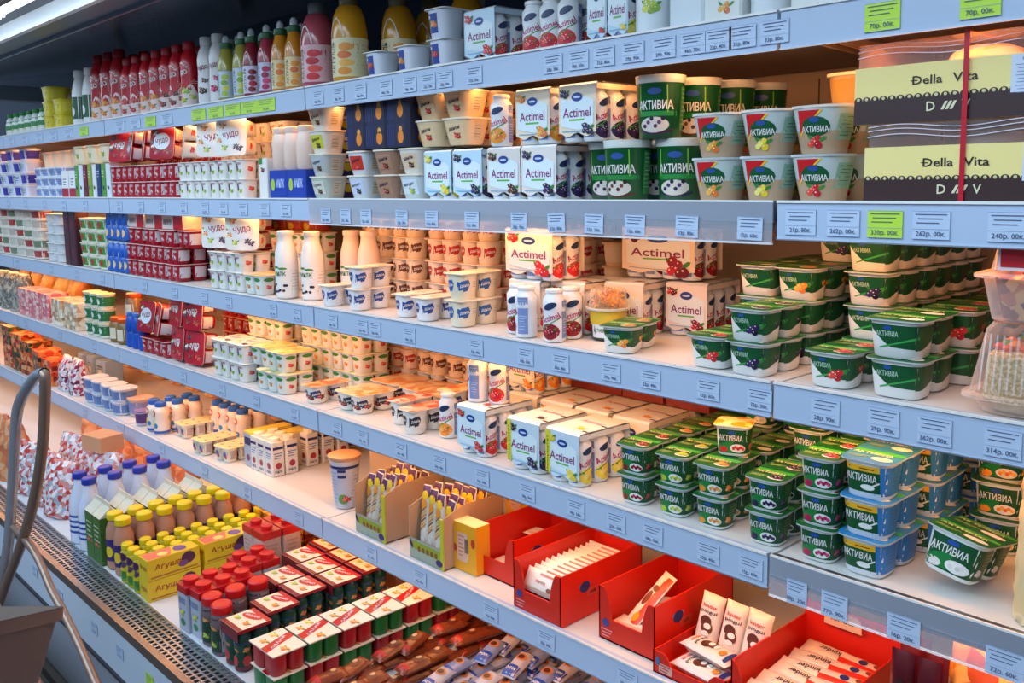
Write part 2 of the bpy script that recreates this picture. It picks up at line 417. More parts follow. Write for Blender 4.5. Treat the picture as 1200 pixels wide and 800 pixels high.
def tag(px, py, shelf, kind='w', price=None, wd=.05, hh=.036, dz=-.030, tilt=0, y=D - .0012, words=''):
    z = (SZ + [BZ])[shelf] + dz; x = XP(px, py, y)
    price = price or PRICES[(px * 7 + shelf) % len(PRICES)]
    k = (kind, price, wd, hh)
    if k not in TAGS: TAGS[k] = tag_proto(*k)
    tag.n = getattr(tag, 'n', {}); n = tag.n[shelf] = tag.n.get(shelf, 0) + 1
    col = 'lime green' if kind == 'g' else 'pale blue'
    put(TAGS[k], f'{col} price tag reading {price}, {(ORD + ["nineteenth","twentieth","twenty-first","twenty-second","twenty-third","twenty-fourth","twenty-fifth","twenty-sixth"])[min(n - 1, 25)]} from left on {SHELFNAME[shelf]} rail', x, y, z, ry=tilt, group='price tags on the ' + SHELFNAME[shelf] + ' rail')
for i, px in enumerate([12, 28, 45, 62, 80, 98]): tag(px, 150, 0, 'g' if i == 5 else 'w', wd=.10)
for i, px in enumerate([140, 158, 176, 195]): tag(px, 135, 0, 'g' if px == 176 else 'w', wd=.09)
for px in [232, 252, 272, 292, 312]: tag(px, 120, 0, 'g', wd=.10)
for px in [372, 396, 422, 452, 480, 502, 522, 556]: tag(px, 95, 0, 'w')
for px in [648, 678, 708, 742, 778, 812, 842, 870]: tag(px, 55, 0, 'w')
tag(908, 32, 0, 'w'); tag(1034, 20, 0, 'g', '70р. 00к.', .052, .040); tag(1149, 8, 0, 'g', '70р. 00к.', .052, .040)
for i, px in enumerate([10, 30, 52, 75, 100, 140, 165, 190, 215, 240, 262, 285, 310, 335]): tag(px, 244, 1, 'w', wd=.055)
for i, (px, t) in enumerate([(382, 0), (405, 0), (429, 0), (471, 0), (506, 0), (553, 0), (608, .0), (652, -.04), (696, .03), (744, .02), (805, .03), (879, .02)]):
    tag(px, 258, 1, 'w', wd=.047, hh=.038, dz=-.042, tilt=t, y=D - .0052)
for px, k, p in [(938, 'w', '21р. 80к.'), (988, 'w', '262р. 00к.'), (1037, 'g', '330р. 00к.'), (1091, 'w', '262р. 00к.'), (1182, 'w', '240р. 00к.')]: tag(px, 265, 1, k, p, .052, .040)
for px, py in [(20, 308), (60, 318), (90, 324), (120, 330), (170, 340), (205, 346), (240, 352), (268, 358), (320, 366), (348, 372), (390, 380), (425, 388), (440, 392), (480, 400), (558, 412), (616, 420), (657, 428), (716, 440), (762, 448), (830, 462), (890, 475)]: tag(px, py, 2, 'w', wd=.046)
for px, py, p in [(967, 487, '28р. 90к.'), (1035, 500, '29р. 90к.'), (1095, 512, '362р. 00к.'), (1175, 525, '314р. 00к.')]: tag(px, py, 2, 'w', p, .048, .040)
for px, py in [(30, 380), (70, 392), (110, 405), (170, 425), (215, 440), (260, 455), (300, 467), (345, 482), (395, 500), (425, 509), (470, 524), (515, 540), (565, 555), (618, 572), (675, 592), (722, 608), (765, 622), (830, 640), (880, 655)]: tag(px, py, 3, 'w', wd=.046)
for px, py, wd, p in [(934, 690, .036, '18р. 20к.'), (978, 705, .044, '77р. 90к.'), (1059, 730, .05, '16р. 20к.'), (1178, 765, .05, '72р. 60к.')]: tag(px, py, 3, 'w', p, wd, .04, -.045, 0, D - .0052)
for px, py in [(100, 490), (140, 510), (190, 535), (240, 558), (290, 580), (350, 610), (435, 645), (492, 672), (575, 712), (640, 742), (735, 785)]: tag(px, py, 4, 'w', wd=.05)
for px, py in [(40, 660), (70, 690), (110, 730), (140, 760), (175, 790)]:
    r = ray(px, py); tag(px, py, 5, 'g' if px == 175 else 'w', wd=.05, hh=.035, dz=-.085, y=.856 - .0012)
# ================================================================ kinds of packaged goods
def ribbed(w, h, taper=.86, n=3, foot=True):
    a = w / 2
    return [(0, a * taper * .86, a * taper * .86, n), (h * .06, a * taper, a * taper, n), (h * .93, a * .97, a * .97, n), (h * .95, a, a, n), (h, a, a, n)]
def rect_rings(w, d, h, taper=.88, n=4, foot=.05):
    a, b = w / 2, d / 2
    return [(0, a * (taper - .06), b * (taper - .06), n), (h * foot, a * taper, b * taper, n), (h * .5, a * (1 + taper) / 2, b * (1 + taper) / 2, n), (h * .94, a * .985, b * .985, n), (h, a, b, n)]
def lid_mesh(w, d, mat, side_mat=None, n=7, t=.0022, marks=None):
    g = G(); a, b = w / 2, d / 2
    g.loft([(0, a, b, n), (t, a, b, n)], side_mat or WHITE, 32, True, False)
    g.loft([(t, a, b, n), (t + .0003, a * .985, b * .985, n)], mat, 32, False, True)
    if marks: marks(g, pt(t + .0003))
    return g.build('foil_lid')
FR = {'cherry': ['#8f0d22', '#c4182c', '#6d0a1c'], 'straw': ['#d9202a', '#ef4b3e', '#c11522'], 'peach': ['#f39a2b', '#f7b94b', '#e8742a'],
      'berry': ['#2c1c4a', '#3d2a66', '#1d1233'], 'plain': ['#e8e4dc', '#f7f5ef', '#d8d4cc'], 'rasp': ['#c21a56', '#e0447c', '#a01244'],
      'apple': ['#b9cf3a', '#e3dd52', '#8fb52c'], 'prune': ['#4a2348', '#6a3b66', '#2f1530'], 'lemon': ['#f7df3e', '#fbeb7a', '#e8c820'], 'choc': ['#5a2f1c', '#7b4527', '#3c1d10']}
# ---- green yogurt cups joined in twos under one foil lid
def green_cup(w, d, h, flav, style, seed):
    g = G(); R = rect_rings(w, d, h, .86, 3.6)
    body = {'white': WHITE, 'full': M('#eef3ee'), 'blue': M('#e9eef2')}[style]
    g.loft(R, body, 28, True, True)
    f, s = front(R), side(R); a = w / 2; b = d / 2
    gm = M('#075228'); gl = M('#12803a')
    if style == 'full':
        g.grid(f, -a * .90, a * .90, h * .10, h * .90, gm, 12, 3); g.grid(s, -b * .9, b * .9, h * .10, h * .90, gm, 12, 3)
        g.grid(f, -a * .8, a * .1, h * .14, lambda u: h * (.34 + .2 * math.cos(u / a * 2)), gl, 10, 1, 1.5)
        g.disc(f, a * .32, h * .28, a * .42, h * .15, WHITE, 2, 14)
        for i in range(5): g.disc(f, a * (.1 + .13 * i), h * (.27 + .05 * (i % 2)), a * .09, h * .06, M(FR[flav][i % 3]), 3, 7)
        g.disc(f, -a * .5, h * .22, a * .28, h * .11, M(FR[flav][0]), 1.8, 9)
        g.text(f, 'АКТИВИА', -a * .06, h * .62, h * .20, WHITE, 3, 'c', a * 1.35)
        g.lines(s, -b * .3, b * .7, h * .8, 6, h * .09, M('#5fae6a'), h * .02, 2); g.grid(s, b * .2, b * .7, h * .2, h * .4, M('#cfe0cf'), 4, 1, 2)
        g.disc(f, 0, h * .81, a * .24, h * .06, M('#2350a8'), 3, 10)
        g.fruit(s, -b * .35, h * .3, b * .3, FR[flav], 2, seed)
    elif style == 'white':
        lo = lambda u: h * (.30 + .62 * max(0, (-.12 - u / a)) ** 1.1 - .04 * (u / a))
        g.grid(f, -a * .88, a * .90, lo, h * .90, gm, 18, 3)
        g.grid(f, -a * .5, a * .86, lambda u: h * (.36 + .22 * (u / a)), lambda u: h * (.41 + .24 * (u / a)), M('#3aa64a'), 12, 1, 1.6)
        g.grid(s, -b * .74, b * .92, lambda u: h * (.36 + .12 * math.sin(u / b * 2.2)), h * .90, gm, 14, 3)
        g.grid(s, -b * .90, -b * .78, h * .42, h * .86, M('#d8c9a0'), 1, 2, 1)
        for i in range(6): g.grid(s, -b * .885, -b * .795, h * (.46 + .06 * i), h * (.485 + .06 * i), INK, 1, 1, 2)
        g.text(f, 'АКТИВИА', -a * .22, h * .66, h * .14, M('#b9dcc0'), 3, 'c', a * .82)
        g.disc(f, -a * .2, h * .82, a * .16, h * .05, M('#2350a8'), 3, 9)
        if flav != 'plain': g.fruit(f, a * .42, h * .40, a * .40, FR[flav], 2, seed, 5)
        if flav != 'plain': g.fruit(s, b * .2, h * .52, b * .28, FR[flav], 2, seed, 4)
    else:
        bl = M('#2d7fc8')
        g.grid(s, -b * .92, b * .92, h * .12, h * .90, bl, 12, 3); g.grid(f, -a * .92, a * .92, h * .18, h * .90, bl, 12, 3)
        g.grid(f, -a * .88, a * .62, h * .18, h * .90, gm, 12, 3, 1.5); g.grid(f, -a * .88, a * .62, h * .74, h * .90, M('#f3b81e'), 10, 1, 2)
        g.lines(f, -a * .7, a * .4, h * .83, 1, .01, M('#a03a10'), h * .03, 3)
        g.text(f, 'АКТИВИА', -a * .14, h * .57, h * .20, WHITE, 3, 'c', a * 1.3)
        g.disc(f, a * .12, h * .32, a * .30, h * .08, WHITE, 2.5, 12); g.poly(f, [(a * .3, h * .34), (a * .62, h * .46), (a * .60, h * .50), (a * .26, h * .37)], WHITE, 2.5)
        g.lines(s, -b * .5, b * .6, h * .8, 5, h * .1, M('#1d5a98'), h * .02, 2)
    return g.build('cup')
def green_lid(W, DD, flav, half=.0, blue=False):
    def marks(g, fn):
        for sy in (-1, 1):
            y0 = sy * DD * .25
            g.grid(fn, -W * .47, W * .47, y0 + DD * .10, y0 + DD * .20, M('#3fae3c'), 3, 1, 1)
            g.text(fn, 'АКТИВИА', -W * .04, y0 + DD * .06, DD * .075, M('#f4eeb4'), 3, 'c', W * .74)
            g.disc(fn, W * .22, y0 - DD * .10, W * .2, DD * .07, M('#eceadc'), 2, 12)
            g.lines(fn, -W * .42, -W * .02, y0 - DD * .06, 3, DD * .03, M('#a9c878'), DD * .012, 2)
            if flav != 'plain': g.fruit(fn, W * .22, y0 - DD * .08, W * .2, FR[flav], 3, 3)
    return lid_mesh(W, DD, M('#2f86c4') if blue else M('#0c5f2c'), M('#c3cdc8'), marks=marks)
LIDM = lambda cols, txt=None: (lambda w, d: lid_mesh(w, d, PRINT(cols, 90), M('#c9d2cc'), marks=(lambda g, fn: g.text(fn, txt, 0, -d * .18, d * .10, WHITE, 2, 'c', w * .7)) if txt else None))
def green_pack(flav='plain', style='full', w=.066, d=.064, h=.056, lidcols=('#0d6b30', '#2c9a3c', '#0b5a28', '#d8d68a'), name='yogurt_twin_pack'):
    cup = green_cup(w * .95, d * .96, h, flav, style, 3)
    W, DD = w + .006, 2 * d + .006
    lid = green_lid(W, DD, flav, blue=(style == 'blue'))
    return Proto(name, 'yogurt', W, DD, h + .003, None, [('cup', cup, (0, -d / 2, 0)), ('cup', cup, (0, d / 2, 0)), ('foil_lid', lid, (0, 0, h))])
# ---- plain white cups joined under one lid
def white_cup(w, d, h, body='#f3f1ea', mark='#27478f', flav=None, n=2.6, seed=1, txt=None, rim=True, taper=.82):
    g = G(); R = rect_rings(w, d, h, taper, n, .07); g.loft(R, M(body), 24, True, True)
    f, s = front(R), side(R); a, b = w / 2, d / 2
    if mark: 
        g.poly(f, [(-a * .8, h * .72), (-a * .05, h * .80), (a * .12, h * .62), (-a * .10, h * .36), (-a * .75, h * .30)], M(mark), 1.5)
        g.text(f, txt or 'Данон', -a * .34, h * .56, h * .14, WHITE, 3, 'c', a * .75, .15)
        g.poly(s, [(-b * .9, h * .72), (-b * .25, h * .80), (-b * .08, h * .62), (-b * .30, h * .36), (-b * .85, h * .30)], M(mark), 1.5)
        g.text(s, txt or 'Данон', -b * .5, h * .56, h * .13, WHITE, 3, 'c', b * .6, .15)
    if flav: g.fruit(f, a * .28 if mark else 0, h * .38, a * .42, FR[flav], 2, seed)
    if flav: g.fruit(s, -b * .1, h * .40, b * .42, FR[flav], 2, seed + 1)
    g.lines(s, b * .1, b * .7, h * .7, 3, h * .09, M('#b9a99a'), h * .02, 1.5)
    return g.build('cup')
def multipack(cup, w, d, h, nx, ny, lidmat, name='yogurt_multipack', cat='yogurt', marks=None, flange='#efe9dc'):
    W, DD = nx * w + .005, ny * d + .005
    lid = lid_mesh(W, DD, lidmat, M(flange), 8, marks=marks)
    parts = [('cup', cup, ((i - (nx - 1) / 2) * w, (j - (ny - 1) / 2) * d, 0)) for i in range(nx) for j in range(ny)]
    return Proto(name, cat, W, DD, h + .0026, None, parts + [('foil_lid', lid, (0, 0, h))])
# ---- small far tubs: body with printed band, lid part
def tub(w, h, body, band, lid, n=3, d=None, taper=.88, name='dessert_tub', txt=None, cat='yogurt', clearband=False, deco=None, lidh=.005):
    g = G(); d = d or w; R = rect_rings(w * .96, d * .96, h - lidh, taper, n); g.loft(R, body, 24)
    f, s = front(R), side(R); a, b = w * .48, d * .48
    if band: g.grid(f, -a * .88, a * .88, h * .18, h * .82, band, 10, 2); g.grid(s, -b * .8, b * .8, h * .18, h * .82, band, 8, 2)
    if txt: g.text(f, txt, 0, h * .55, h * .2, INK, 3, 'c', a * 1.2)
    if deco: deco(g, f, s, a, b, h)
    L = G(); L.loft([(0, a * 1.04, b * 1.04, n + .6), (lidh, a * 1.04, b * 1.04, n + .6)], lid, 24)
    return Proto(name, cat, w, d, h, g.build('tub'), [('lid', L.build('lid'), (0, 0, h - lidh))])
# ---- bottles
def lathe_rings(pts): return [(z, r, r, 2) for z, r in pts]
def bottle(name, prof, body, caph, capr, capmat, deco=None, cat='bottle', seg=24, dome=None, caplabel=None, rim=True):
    g = G(); R = lathe_rings(prof); g.loft(R, body, seg); 
    if deco: deco(g, front(R), side(R), prof)
    c = G(); c.loft([(0, capr, capr, 2), (caph * .12, capr * 1.04, capr * 1.04, 2), (caph * .85, capr * 1.02, capr * 1.02, 2), (caph, capr * .88, capr * .88, 2)], capmat, 20)
    parts = [('cap', c.build('cap'), (0, 0, prof[-1][0]), caplabel)]; H = prof[-1][0] + caph
    if dome:
        q = G(); q.loft([(0, dome, dome, 2), (dome * 1.2, dome * .95, dome * .95, 2), (dome * 1.9, dome * .6, dome * .6, 2), (dome * 2.1, dome * .2, dome * .2, 2)], M('#dfe8ea', .2), 16)
        parts.append(('spout_cover', q.build('spout_cover'), (0, 0, H), 'pale spout cover')); H += dome * 2.1
    r = max(p[1] for p in prof); return Proto(name, cat, 2 * r, 2 * r, H, g.build(name), parts)
def deco_red(flav, seed):
    def f(g, fr, sd, prof):
        h = prof[-1][0]; r = max(p[1] for p in prof)
        g.grid(fr, -r * .92, r * .92, h * .03, lambda u: h * (.36 + .08 * math.sin(u * 120 + seed)), M('#f2dcd6'), 12, 2, 1); g.grid(sd, -r * .92, r * .92, h * .03, lambda u: h * (.34 + .08 * math.sin(u * 120 + seed)), M('#f2dcd6'), 12, 2, 1)
        for i, (u, v) in enumerate([(-.4, .18), (.25, .14), (0, .30), (.5, .30)]): g.fruit(fr, u * r, v * h, r * .50, FR[flav if i % 2 else 'straw'], 2 + i * .3, seed + i)
        g.text(fr, 'чудо', 0, h * .60, h * .10, WHITE, 3, 'c', r * 1.5, .1)
        for t in range(9):
            u = -.7 + t * .175; v = .70 + .07 * (1 - (u / .7) ** 2)
            g.disc(fr, u * r, v * h, r * .12, h * .014, WHITE, 2, 6)
        g.fruit(sd, -r * .2, h * .2, r * .4, FR[flav], 2, seed); g.lines(sd, -r * .5, r * .6, h * .5, 4, h * .03, M('#f2b8b0'), h * .008)
    return f
RB = [(0, .026), (.006, .031), (.07, .0315), (.11, .029), (.15, .031), (.175, .026), (.19, .019), (.198, .0175)]
red_bottles = [bottle('drinking_yogurt_bottle', RB, M('#c80f22', .25), .026, .019, M('#b50e20'), deco_red(f, i), 'yogurt') for i, f in enumerate(['straw', 'peach', 'cherry', 'apple'])]
RBL = [(z * 1.22, r * 1.22) for z, r in RB]
big_red = bottle('drinking_yogurt_bottle', RBL, M('#c00f20', .25), .03, .022, M('#a80e1c'), deco_red('peach', 5), 'yogurt')
def deco_white(flav, txt=None, low=.42):
    def f(g, fr, sd, prof):
        h = prof[-1][0]; r = max(p[1] for p in prof)
        g.fruit(fr, 0, h * low * .6, r * .55, FR[flav], 2, 3); g.fruit(fr, r * .3, h * low, r * .4, FR[flav], 3, 8)
        if txt: g.text(fr, txt, 0, h * .62, h * .08, M('#8a1530'), 3, 'c', r * 1.3, .15)
        g.lines(sd, -r * .4, r * .5, h * .5, 5, h * .04, M('#9aa6bd'), h * .01)
    return f
white_bottles = [bottle('drinking_yogurt_bottle', RB, M('#ece9ea', .25), .026, .019, WHITE, deco_white(f, 'чудо'), 'yogurt') for f in ('choc', 'rasp')]
JB = [(0, .025), (.004, .029), (.10, .029), (.125, .028), (.155, .019), (.168, .0155)]
def deco_juice(label, flav, bigs=False):
    def f(g, fr, sd, prof):
        h = prof[-1][0]; r = max(p[1] for p in prof)
        g.grid(fr, -r * .93, r * .93, h * .10, h * .58, M(label), 12, 2, 1); g.grid(sd, -r * .93, r * .93, h * .10, h * .58, M(label), 12, 2, 1)
        for k in range(4): g.disc(fr, r * (.35 + .1 * (k % 2)), h * (.17 + .1 * k), r * .38, h * .05, M(FR[flav][k % 3]), 2 + k * .2, 10)
        g.text(fr, 'АКТУАЛЬ', -r * .38, h * .34, r * .34, M('#1c3b34'), 3, 'c', h * .40, math.pi / 2)
        pts = [(-.62, .60), (-.5, .72), (-.3, .82), (-.08, .84), (.2, .76), (.42, .60)]
        for (a, b), (c, d) in zip(pts, pts[1:]):
            g.poly(fr, [(a * r, b * h), (c * r, d * h), (c * r * .9, d * h - h * .018), (a * r * .9, b * h - h * .018)], M('#f4f4e4'), 2)
        g.lines(sd, -r * .5, r * .5, h * .5, 7, h * .05, M('#7c8fb8'), h * .008)
    return f
juices = {k: bottle('juice_bottle', JB, M(c, .18), .018, .0185, M('#1f6a3c'), deco_juice(l, f), 'juice', dome=.011) for k, c, l, f in
          (('olive', '#a8a040', '#c7d6ea', 'apple'), ('pink', '#a8384a', '#c9cfe8', 'rasp'), ('orange', '#d88a22', '#f0d9a0', 'peach'), ('red', '#8c1f30', '#dcd6e6', 'cherry'))}
BJ = [(0, .042), (.006, .047), (.10, .048), (.14, .047), (.175, .042), (.198, .033), (.205, .025)]
big_pink = bottle('juice_bottle', BJ, M('#b8505e', .18), .03, .024, M('#5f6668'), deco_juice('#e8b8bc', 'straw'), 'juice')
big_orange = bottle('juice_bottle', BJ, M('#d8961a', .18), .03, .024, M('#6a5a30'), deco_juice('#f0e2b0', 'peach'), 'juice')
MB = [(0, .028), (.005, .033), (.10, .034), (.135, .032), (.165, .024), (.180, .0215), (.186, .023)]
def deco_milk(cols, txt='милк'):
    def f(g, fr, sd, prof):
        h = prof[-1][0]; r = max(p[1] for p in prof)
        g.grid(fr, -r * .93, r * .93, h * .06, h * .52, M('#f4efe6'), 12, 2, 1)
        rn = random.Random(4)
        for k in range(9): g.disc(fr, r * rn.uniform(-.7, .7), h * rn.uniform(.10, .24), r * .13, h * .022, M(cols[k % len(cols)]), 2 + k * .1, 7)
        g.text(fr, txt, 0, h * .40, h * .07, M('#2d6b3a'), 3, 'c', r * 1.2); g.disc(fr, -r * .4, h * .50, r * .4, h * .02, M('#4f8a3a'), 2, 8); g.disc(fr, r * .3, h * .48, r * .4, h * .02, M('#4f8a3a'), 2, 8)
        g.lines(sd, -r * .5, r * .5, h * .45, 7, h * .05, M('#b0a8a0'), h * .008)
    return f
milk = bottle('milk_bottle', MB, M('#f3efe8', .22), .014, .0235, WHITE, deco_milk(['#2c1c3a', '#4b2b2b', '#1d1233']), 'milk')
milk_pink = bottle('milk_bottle', MB, M('#f3ddd4', .22), .014, .0235, M('#f4e2dc'), deco_milk(['#c21a36', '#4f8a3a', '#d9202a']), 'milk')
# ---- little probiotic bottles and their sleeves of bottles
PB = [(0, .0215), (.004, .024), (.045, .0245), (.055, .0225), (.066, .0245), (.088, .0245), (.097, .018), (.102, .0175)]
def deco_prob(flav, base='#e8eef2', stripe='#7f95c8'):
    def f(g, fr, sd, prof):
        h = prof[-1][0]; r = .0245
        g.disc(fr, 0, h * .22, r * .82, h * .17, M(FR[flav][0]), 1.5, 14); g.fruit(fr, 0, h * .22, r * .6, FR[flav], 2, 3)
        g.disc(fr, r * .05, h * .74, r * .62, h * .07, M('#23355f'), 2, 12, .35)
        g.text(fr, 'Actimel', 0, h * .50, h * .13, M('#b01a5a'), 3, 'c', r * 1.65, .32)
        g.grid(fr, -r * .8, r * .8, lambda u: h * (.36 + u * 6), lambda u: h * (.385 + u * 6), M('#2f9a3e'), 8, 1, 2)
        g.grid(sd, -r * .4, r * .55, h * .08, h * .86, M(stripe), 8, 3, 1); g.lines(sd, -r * .3, r * .4, h * .8, 12, h * .055, M('#cdd8f0'), h * .012, 2)
    return f
def prob_side(flav): return bottle('probiotic_drink_bottle', PB, M('#eef1f3', .22), .008, .0185, M('#f4f2ee'), lambda g, f, s, p: deco_prob(flav)(g, s, f, p), 'yogurt drink')
def prob_bottle(flav, base='#eef1f3'): return bottle('probiotic_drink_bottle', PB, M(base, .22), .008, .0185, M('#f4f2ee'), deco_prob(flav), 'yogurt drink')
PBO = {f: prob_bottle(f) for f in ('cherry', 'straw', 'peach', 'berry', 'lemon', 'choc')}
def sleeve_pack(flav, nx=2, ny=3, col='#c8e4f4', sideon=False, yellow=False, name='probiotic_drink_pack', txt='Actimel'):
    b = prob_side(flav); r = .0495; W, DD = nx * r, ny * r; h = .114; g = G(); cm = M(col, .3)
    lo = lambda u: .014 + .004 * math.cos(u / (W / 2) * 6.28)
    f = pf(-DD / 2 - .001); a = W / 2
    # sleeve: front, top and back walls of board, open at the ends
    g.grid(lambda u, v, o: (W / 2 + .0006, u, v), -DD / 2, DD / 2, h - .014, h - .003, cm, 1, 1, 1)
    for off in (0, .0008):
        for yy, sg in ((-DD / 2 - .001, -1), (DD / 2 + .001, 1)):
            fn = (lambda u, v, o, yy=yy, sg=sg: (u, yy + sg * (o + off), v)); g.grid(fn, -a, a, lo, h - .004, cm, 16, 1, .1)
    g.add([(-a, -DD / 2 - .0012, h - .004), (a, -DD / 2 - .0012, h - .004), (a, -DD / 2 + .004, h), (-a, -DD / 2 + .004, h), (a, DD / 2 - .004, h), (-a, DD / 2 - .004, h), (a, DD / 2 + .0012, h - .004), (-a, DD / 2 + .0012, h - .004)],
          [(0, 1, 2, 3), (3, 2, 4, 5), (5, 4, 6, 7)], M('#eef4f6', .3))
    fn = pf(-DD / 2 - .0025)
    g.poly(fn, [(-a * .86, h * .28), (-a * .5, h * .24), (a * .1, h * .20), (a * .6, h * .24), (a * .88, h * .30), (a * .90, h * .68), (a * .5, h * .76), (-a * .3, h * .72), (-a * .88, h * .74)], M('#e6f3f8'), 1)
    g.text(fn, txt, 0, h * .50, h * .16, M('#8a1f6a'), 2, 'c', W * .74)
    g.disc(fn, a * .02, h * .76, a * .30, h * .075, M('#1f3f8f'), 2, 14); g.disc(fn, a * .02, h * .76, a * .2, h * .02, M('#c8d8f4'), 3, 8)
    g.grid(fn, -a * .4, a * .4, h * .36, h * .39, M('#6cbf4a'), 4, 1, 2); g.grid(fn, -a * .8, a * .8, lambda u: h * (.17 + 3 * u * u), lambda u: h * (.185 + 3 * u * u), M('#7fb6dc'), 10, 1, 1.5)
    g.fruit(fn, -a * .68, h * .82, a * .30, FR[flav], 2, 2); g.fruit(fn, a * .55, h * .20, a * .36, FR[flav], 2, 5)
    tp = pt(h); g.text(tp, txt, 0, DD * .1, DD * .1, M('#b86aa0'), 1, 'c', W * .6); g.fruit(tp, a * .3, -DD * .25, a * .3, FR[flav], 1, 5)
    for yy in (-DD * .36, DD * .02): g.grid(tp, a * .7, a * .98, yy, yy + .006, INK, 1, 1, 2)
    if yellow:
        g.grid(fn, -a, -a * .74, lo, h - .005, M('#e8de2a'), 3, 1, 3); g.text(fn, 'Иммунитет', -a * .87, h * .5, a * .14, M('#6a5a10'), 4, 'c', h * .7, math.pi / 2)
    parts = []
    for i in range(nx):
        for j in range(ny): parts.append(('bottle', b.root, ((i - (nx - 1) / 2) * r, (j - (ny - 1) / 2) * r, 0), None, [('cap', b.parts[0][1], b.parts[0][2])]))
    s = ('sleeve', g.build('sleeve', False), (0, 0, 0), None)
    return Proto(name, 'yogurt drink', W + .003, DD + .006, h + .001, None, parts + [s])
SL = {}
def SP(flav, nx=2, ny=3, col='#c8e4f4', yellow=False):
    k = (flav, nx, ny, col, yellow)
    if k not in SL: SL[k] = sleeve_pack(flav, nx, ny, col, False, yellow)
    return SL[k]
# ---- big green pots
def big_pot(flav, seed=1):
    g = G(); h = .112; R = [(0, .036, .036, 2), (.004, .039, .039, 2), (h * .9, .0445, .0445, 2), (h * .93, .0465, .0465, 2), (h, .0465, .0465, 2)]
    g.loft(R, lambda z: M('#085a2a', .3) if z < h * .91 else M('#e6ece6'), 36); f, s = front(R), side(R)
    g.grid(f, -.036, .036, h * .36, h * .44, M('#1f8a3a'), 10, 1, 1); g.disc(f, -.002, h * .22, .027, h * .13, M('#d9d2c6'), 2, 18); 
    for i in range(6): g.disc(f, -.02 + .007 * i, h * (.20 + .06 * (i % 3)), .004, .004, M(FR[flav][i % 3]), 3, 7)
    g.grid(f, -.03, .03, h * .02, lambda u: h * (.10 + 60 * u * u), M(FR[flav][0]), 10, 1, 1.5)
    for sg in (-1, 1): g.grid(f, -.004 + sg * .026, .004 + sg * .026 - .006, h * .42, h * .86, M('#7fbf3a'), 1, 4, 1.5)
    g.text(f, 'АКТИВИА', 0, h * .54, h * .15, WHITE, 3, 'c', .064); g.disc(f, 0, h * .76, .014, h * .055, M('#28509c'), 3, 12)
    g.grid(s, -.012, .018, h * .12, h * .84, M('#3a8a4a'), 4, 3, 1); g.lines(s, -.010, .016, h * .8, 9, h * .07, M('#b8dcb8'), h * .012, 2); g.text(s, 'АКТ', .026, h * .56, h * .11, WHITE, 3, 'c', .014)
    L = G(); L.loft([(0, .0472, .0472, 2), (.003, .0472, .0472, 2)], M('#dfe3da'), 32)
    return Proto('yogurt_pot', 'yogurt', .095, .095, h + .003, g.build('yogurt_pot'), [('foil_lid', L.build('foil_lid'), (0, 0, h))])
# ---- muesli tubs: pale cup with a see-through dome-like upper part and red corner label
def muesli_tub(flav, seed=1):
    g = G(); h = .072; w = .094; R = rect_rings(w, w * .9, h, .72, 2.6); g.loft(R, lambda z: M('#c4d0cc', .2) if z > h * .45 else M('#c4a484', .2), 28); f, s = front(R), side(R); a, b = w / 2, w * .45
    g.poly(f, [(-a * .55, h * .95), (a * .42, h * .95), (a * .0, h * .72), (-a * .5, h * .40)], M('#d3121c'), 1)
    g.poly(f, [(a * .42, h * .95), (a * .30, h * .95), (-a * .1, h * .70), (-a * .5, h * .36), (-a * .5, h * .45), (-a * .02, h * .76)], M('#f3c41e'), 1.4)
    g.disc(f, a * .10, h * .60, a * .50, h * .22, M('#07552a'), 2, 14); g.disc(f, a * .08, h * .74, a * .2, h * .06, M('#28509c'), 3, 9)
    g.text(f, 'АКТИВИА', a * .08, h * .54, h * .14, WHITE, 4, 'c', a * .95); g.fruit(f, a * .1, h * .26, a * .36, FR[flav], 3, seed, 5)
    g.grid(s, -b * .6, b * .3, h * .3, h * .86, M('#8fb8a0'), 5, 2, 1); g.lines(s, -b * .5, b * .2, h * .8, 6, h * .08, M('#3f6a50'), h * .015, 2)
    L = G(); L.loft([(0, a * 1.02, b * 1.02, 3), (.004, a * 1.02, b * 1.02, 3)], CLEAR('#e6eef0', .45), 28)
    return Proto('muesli_yogurt_tub', 'yogurt', w, w * .9, h + .004, g.build('tub'), [('lid', L.build('lid'), (0, 0, h))])
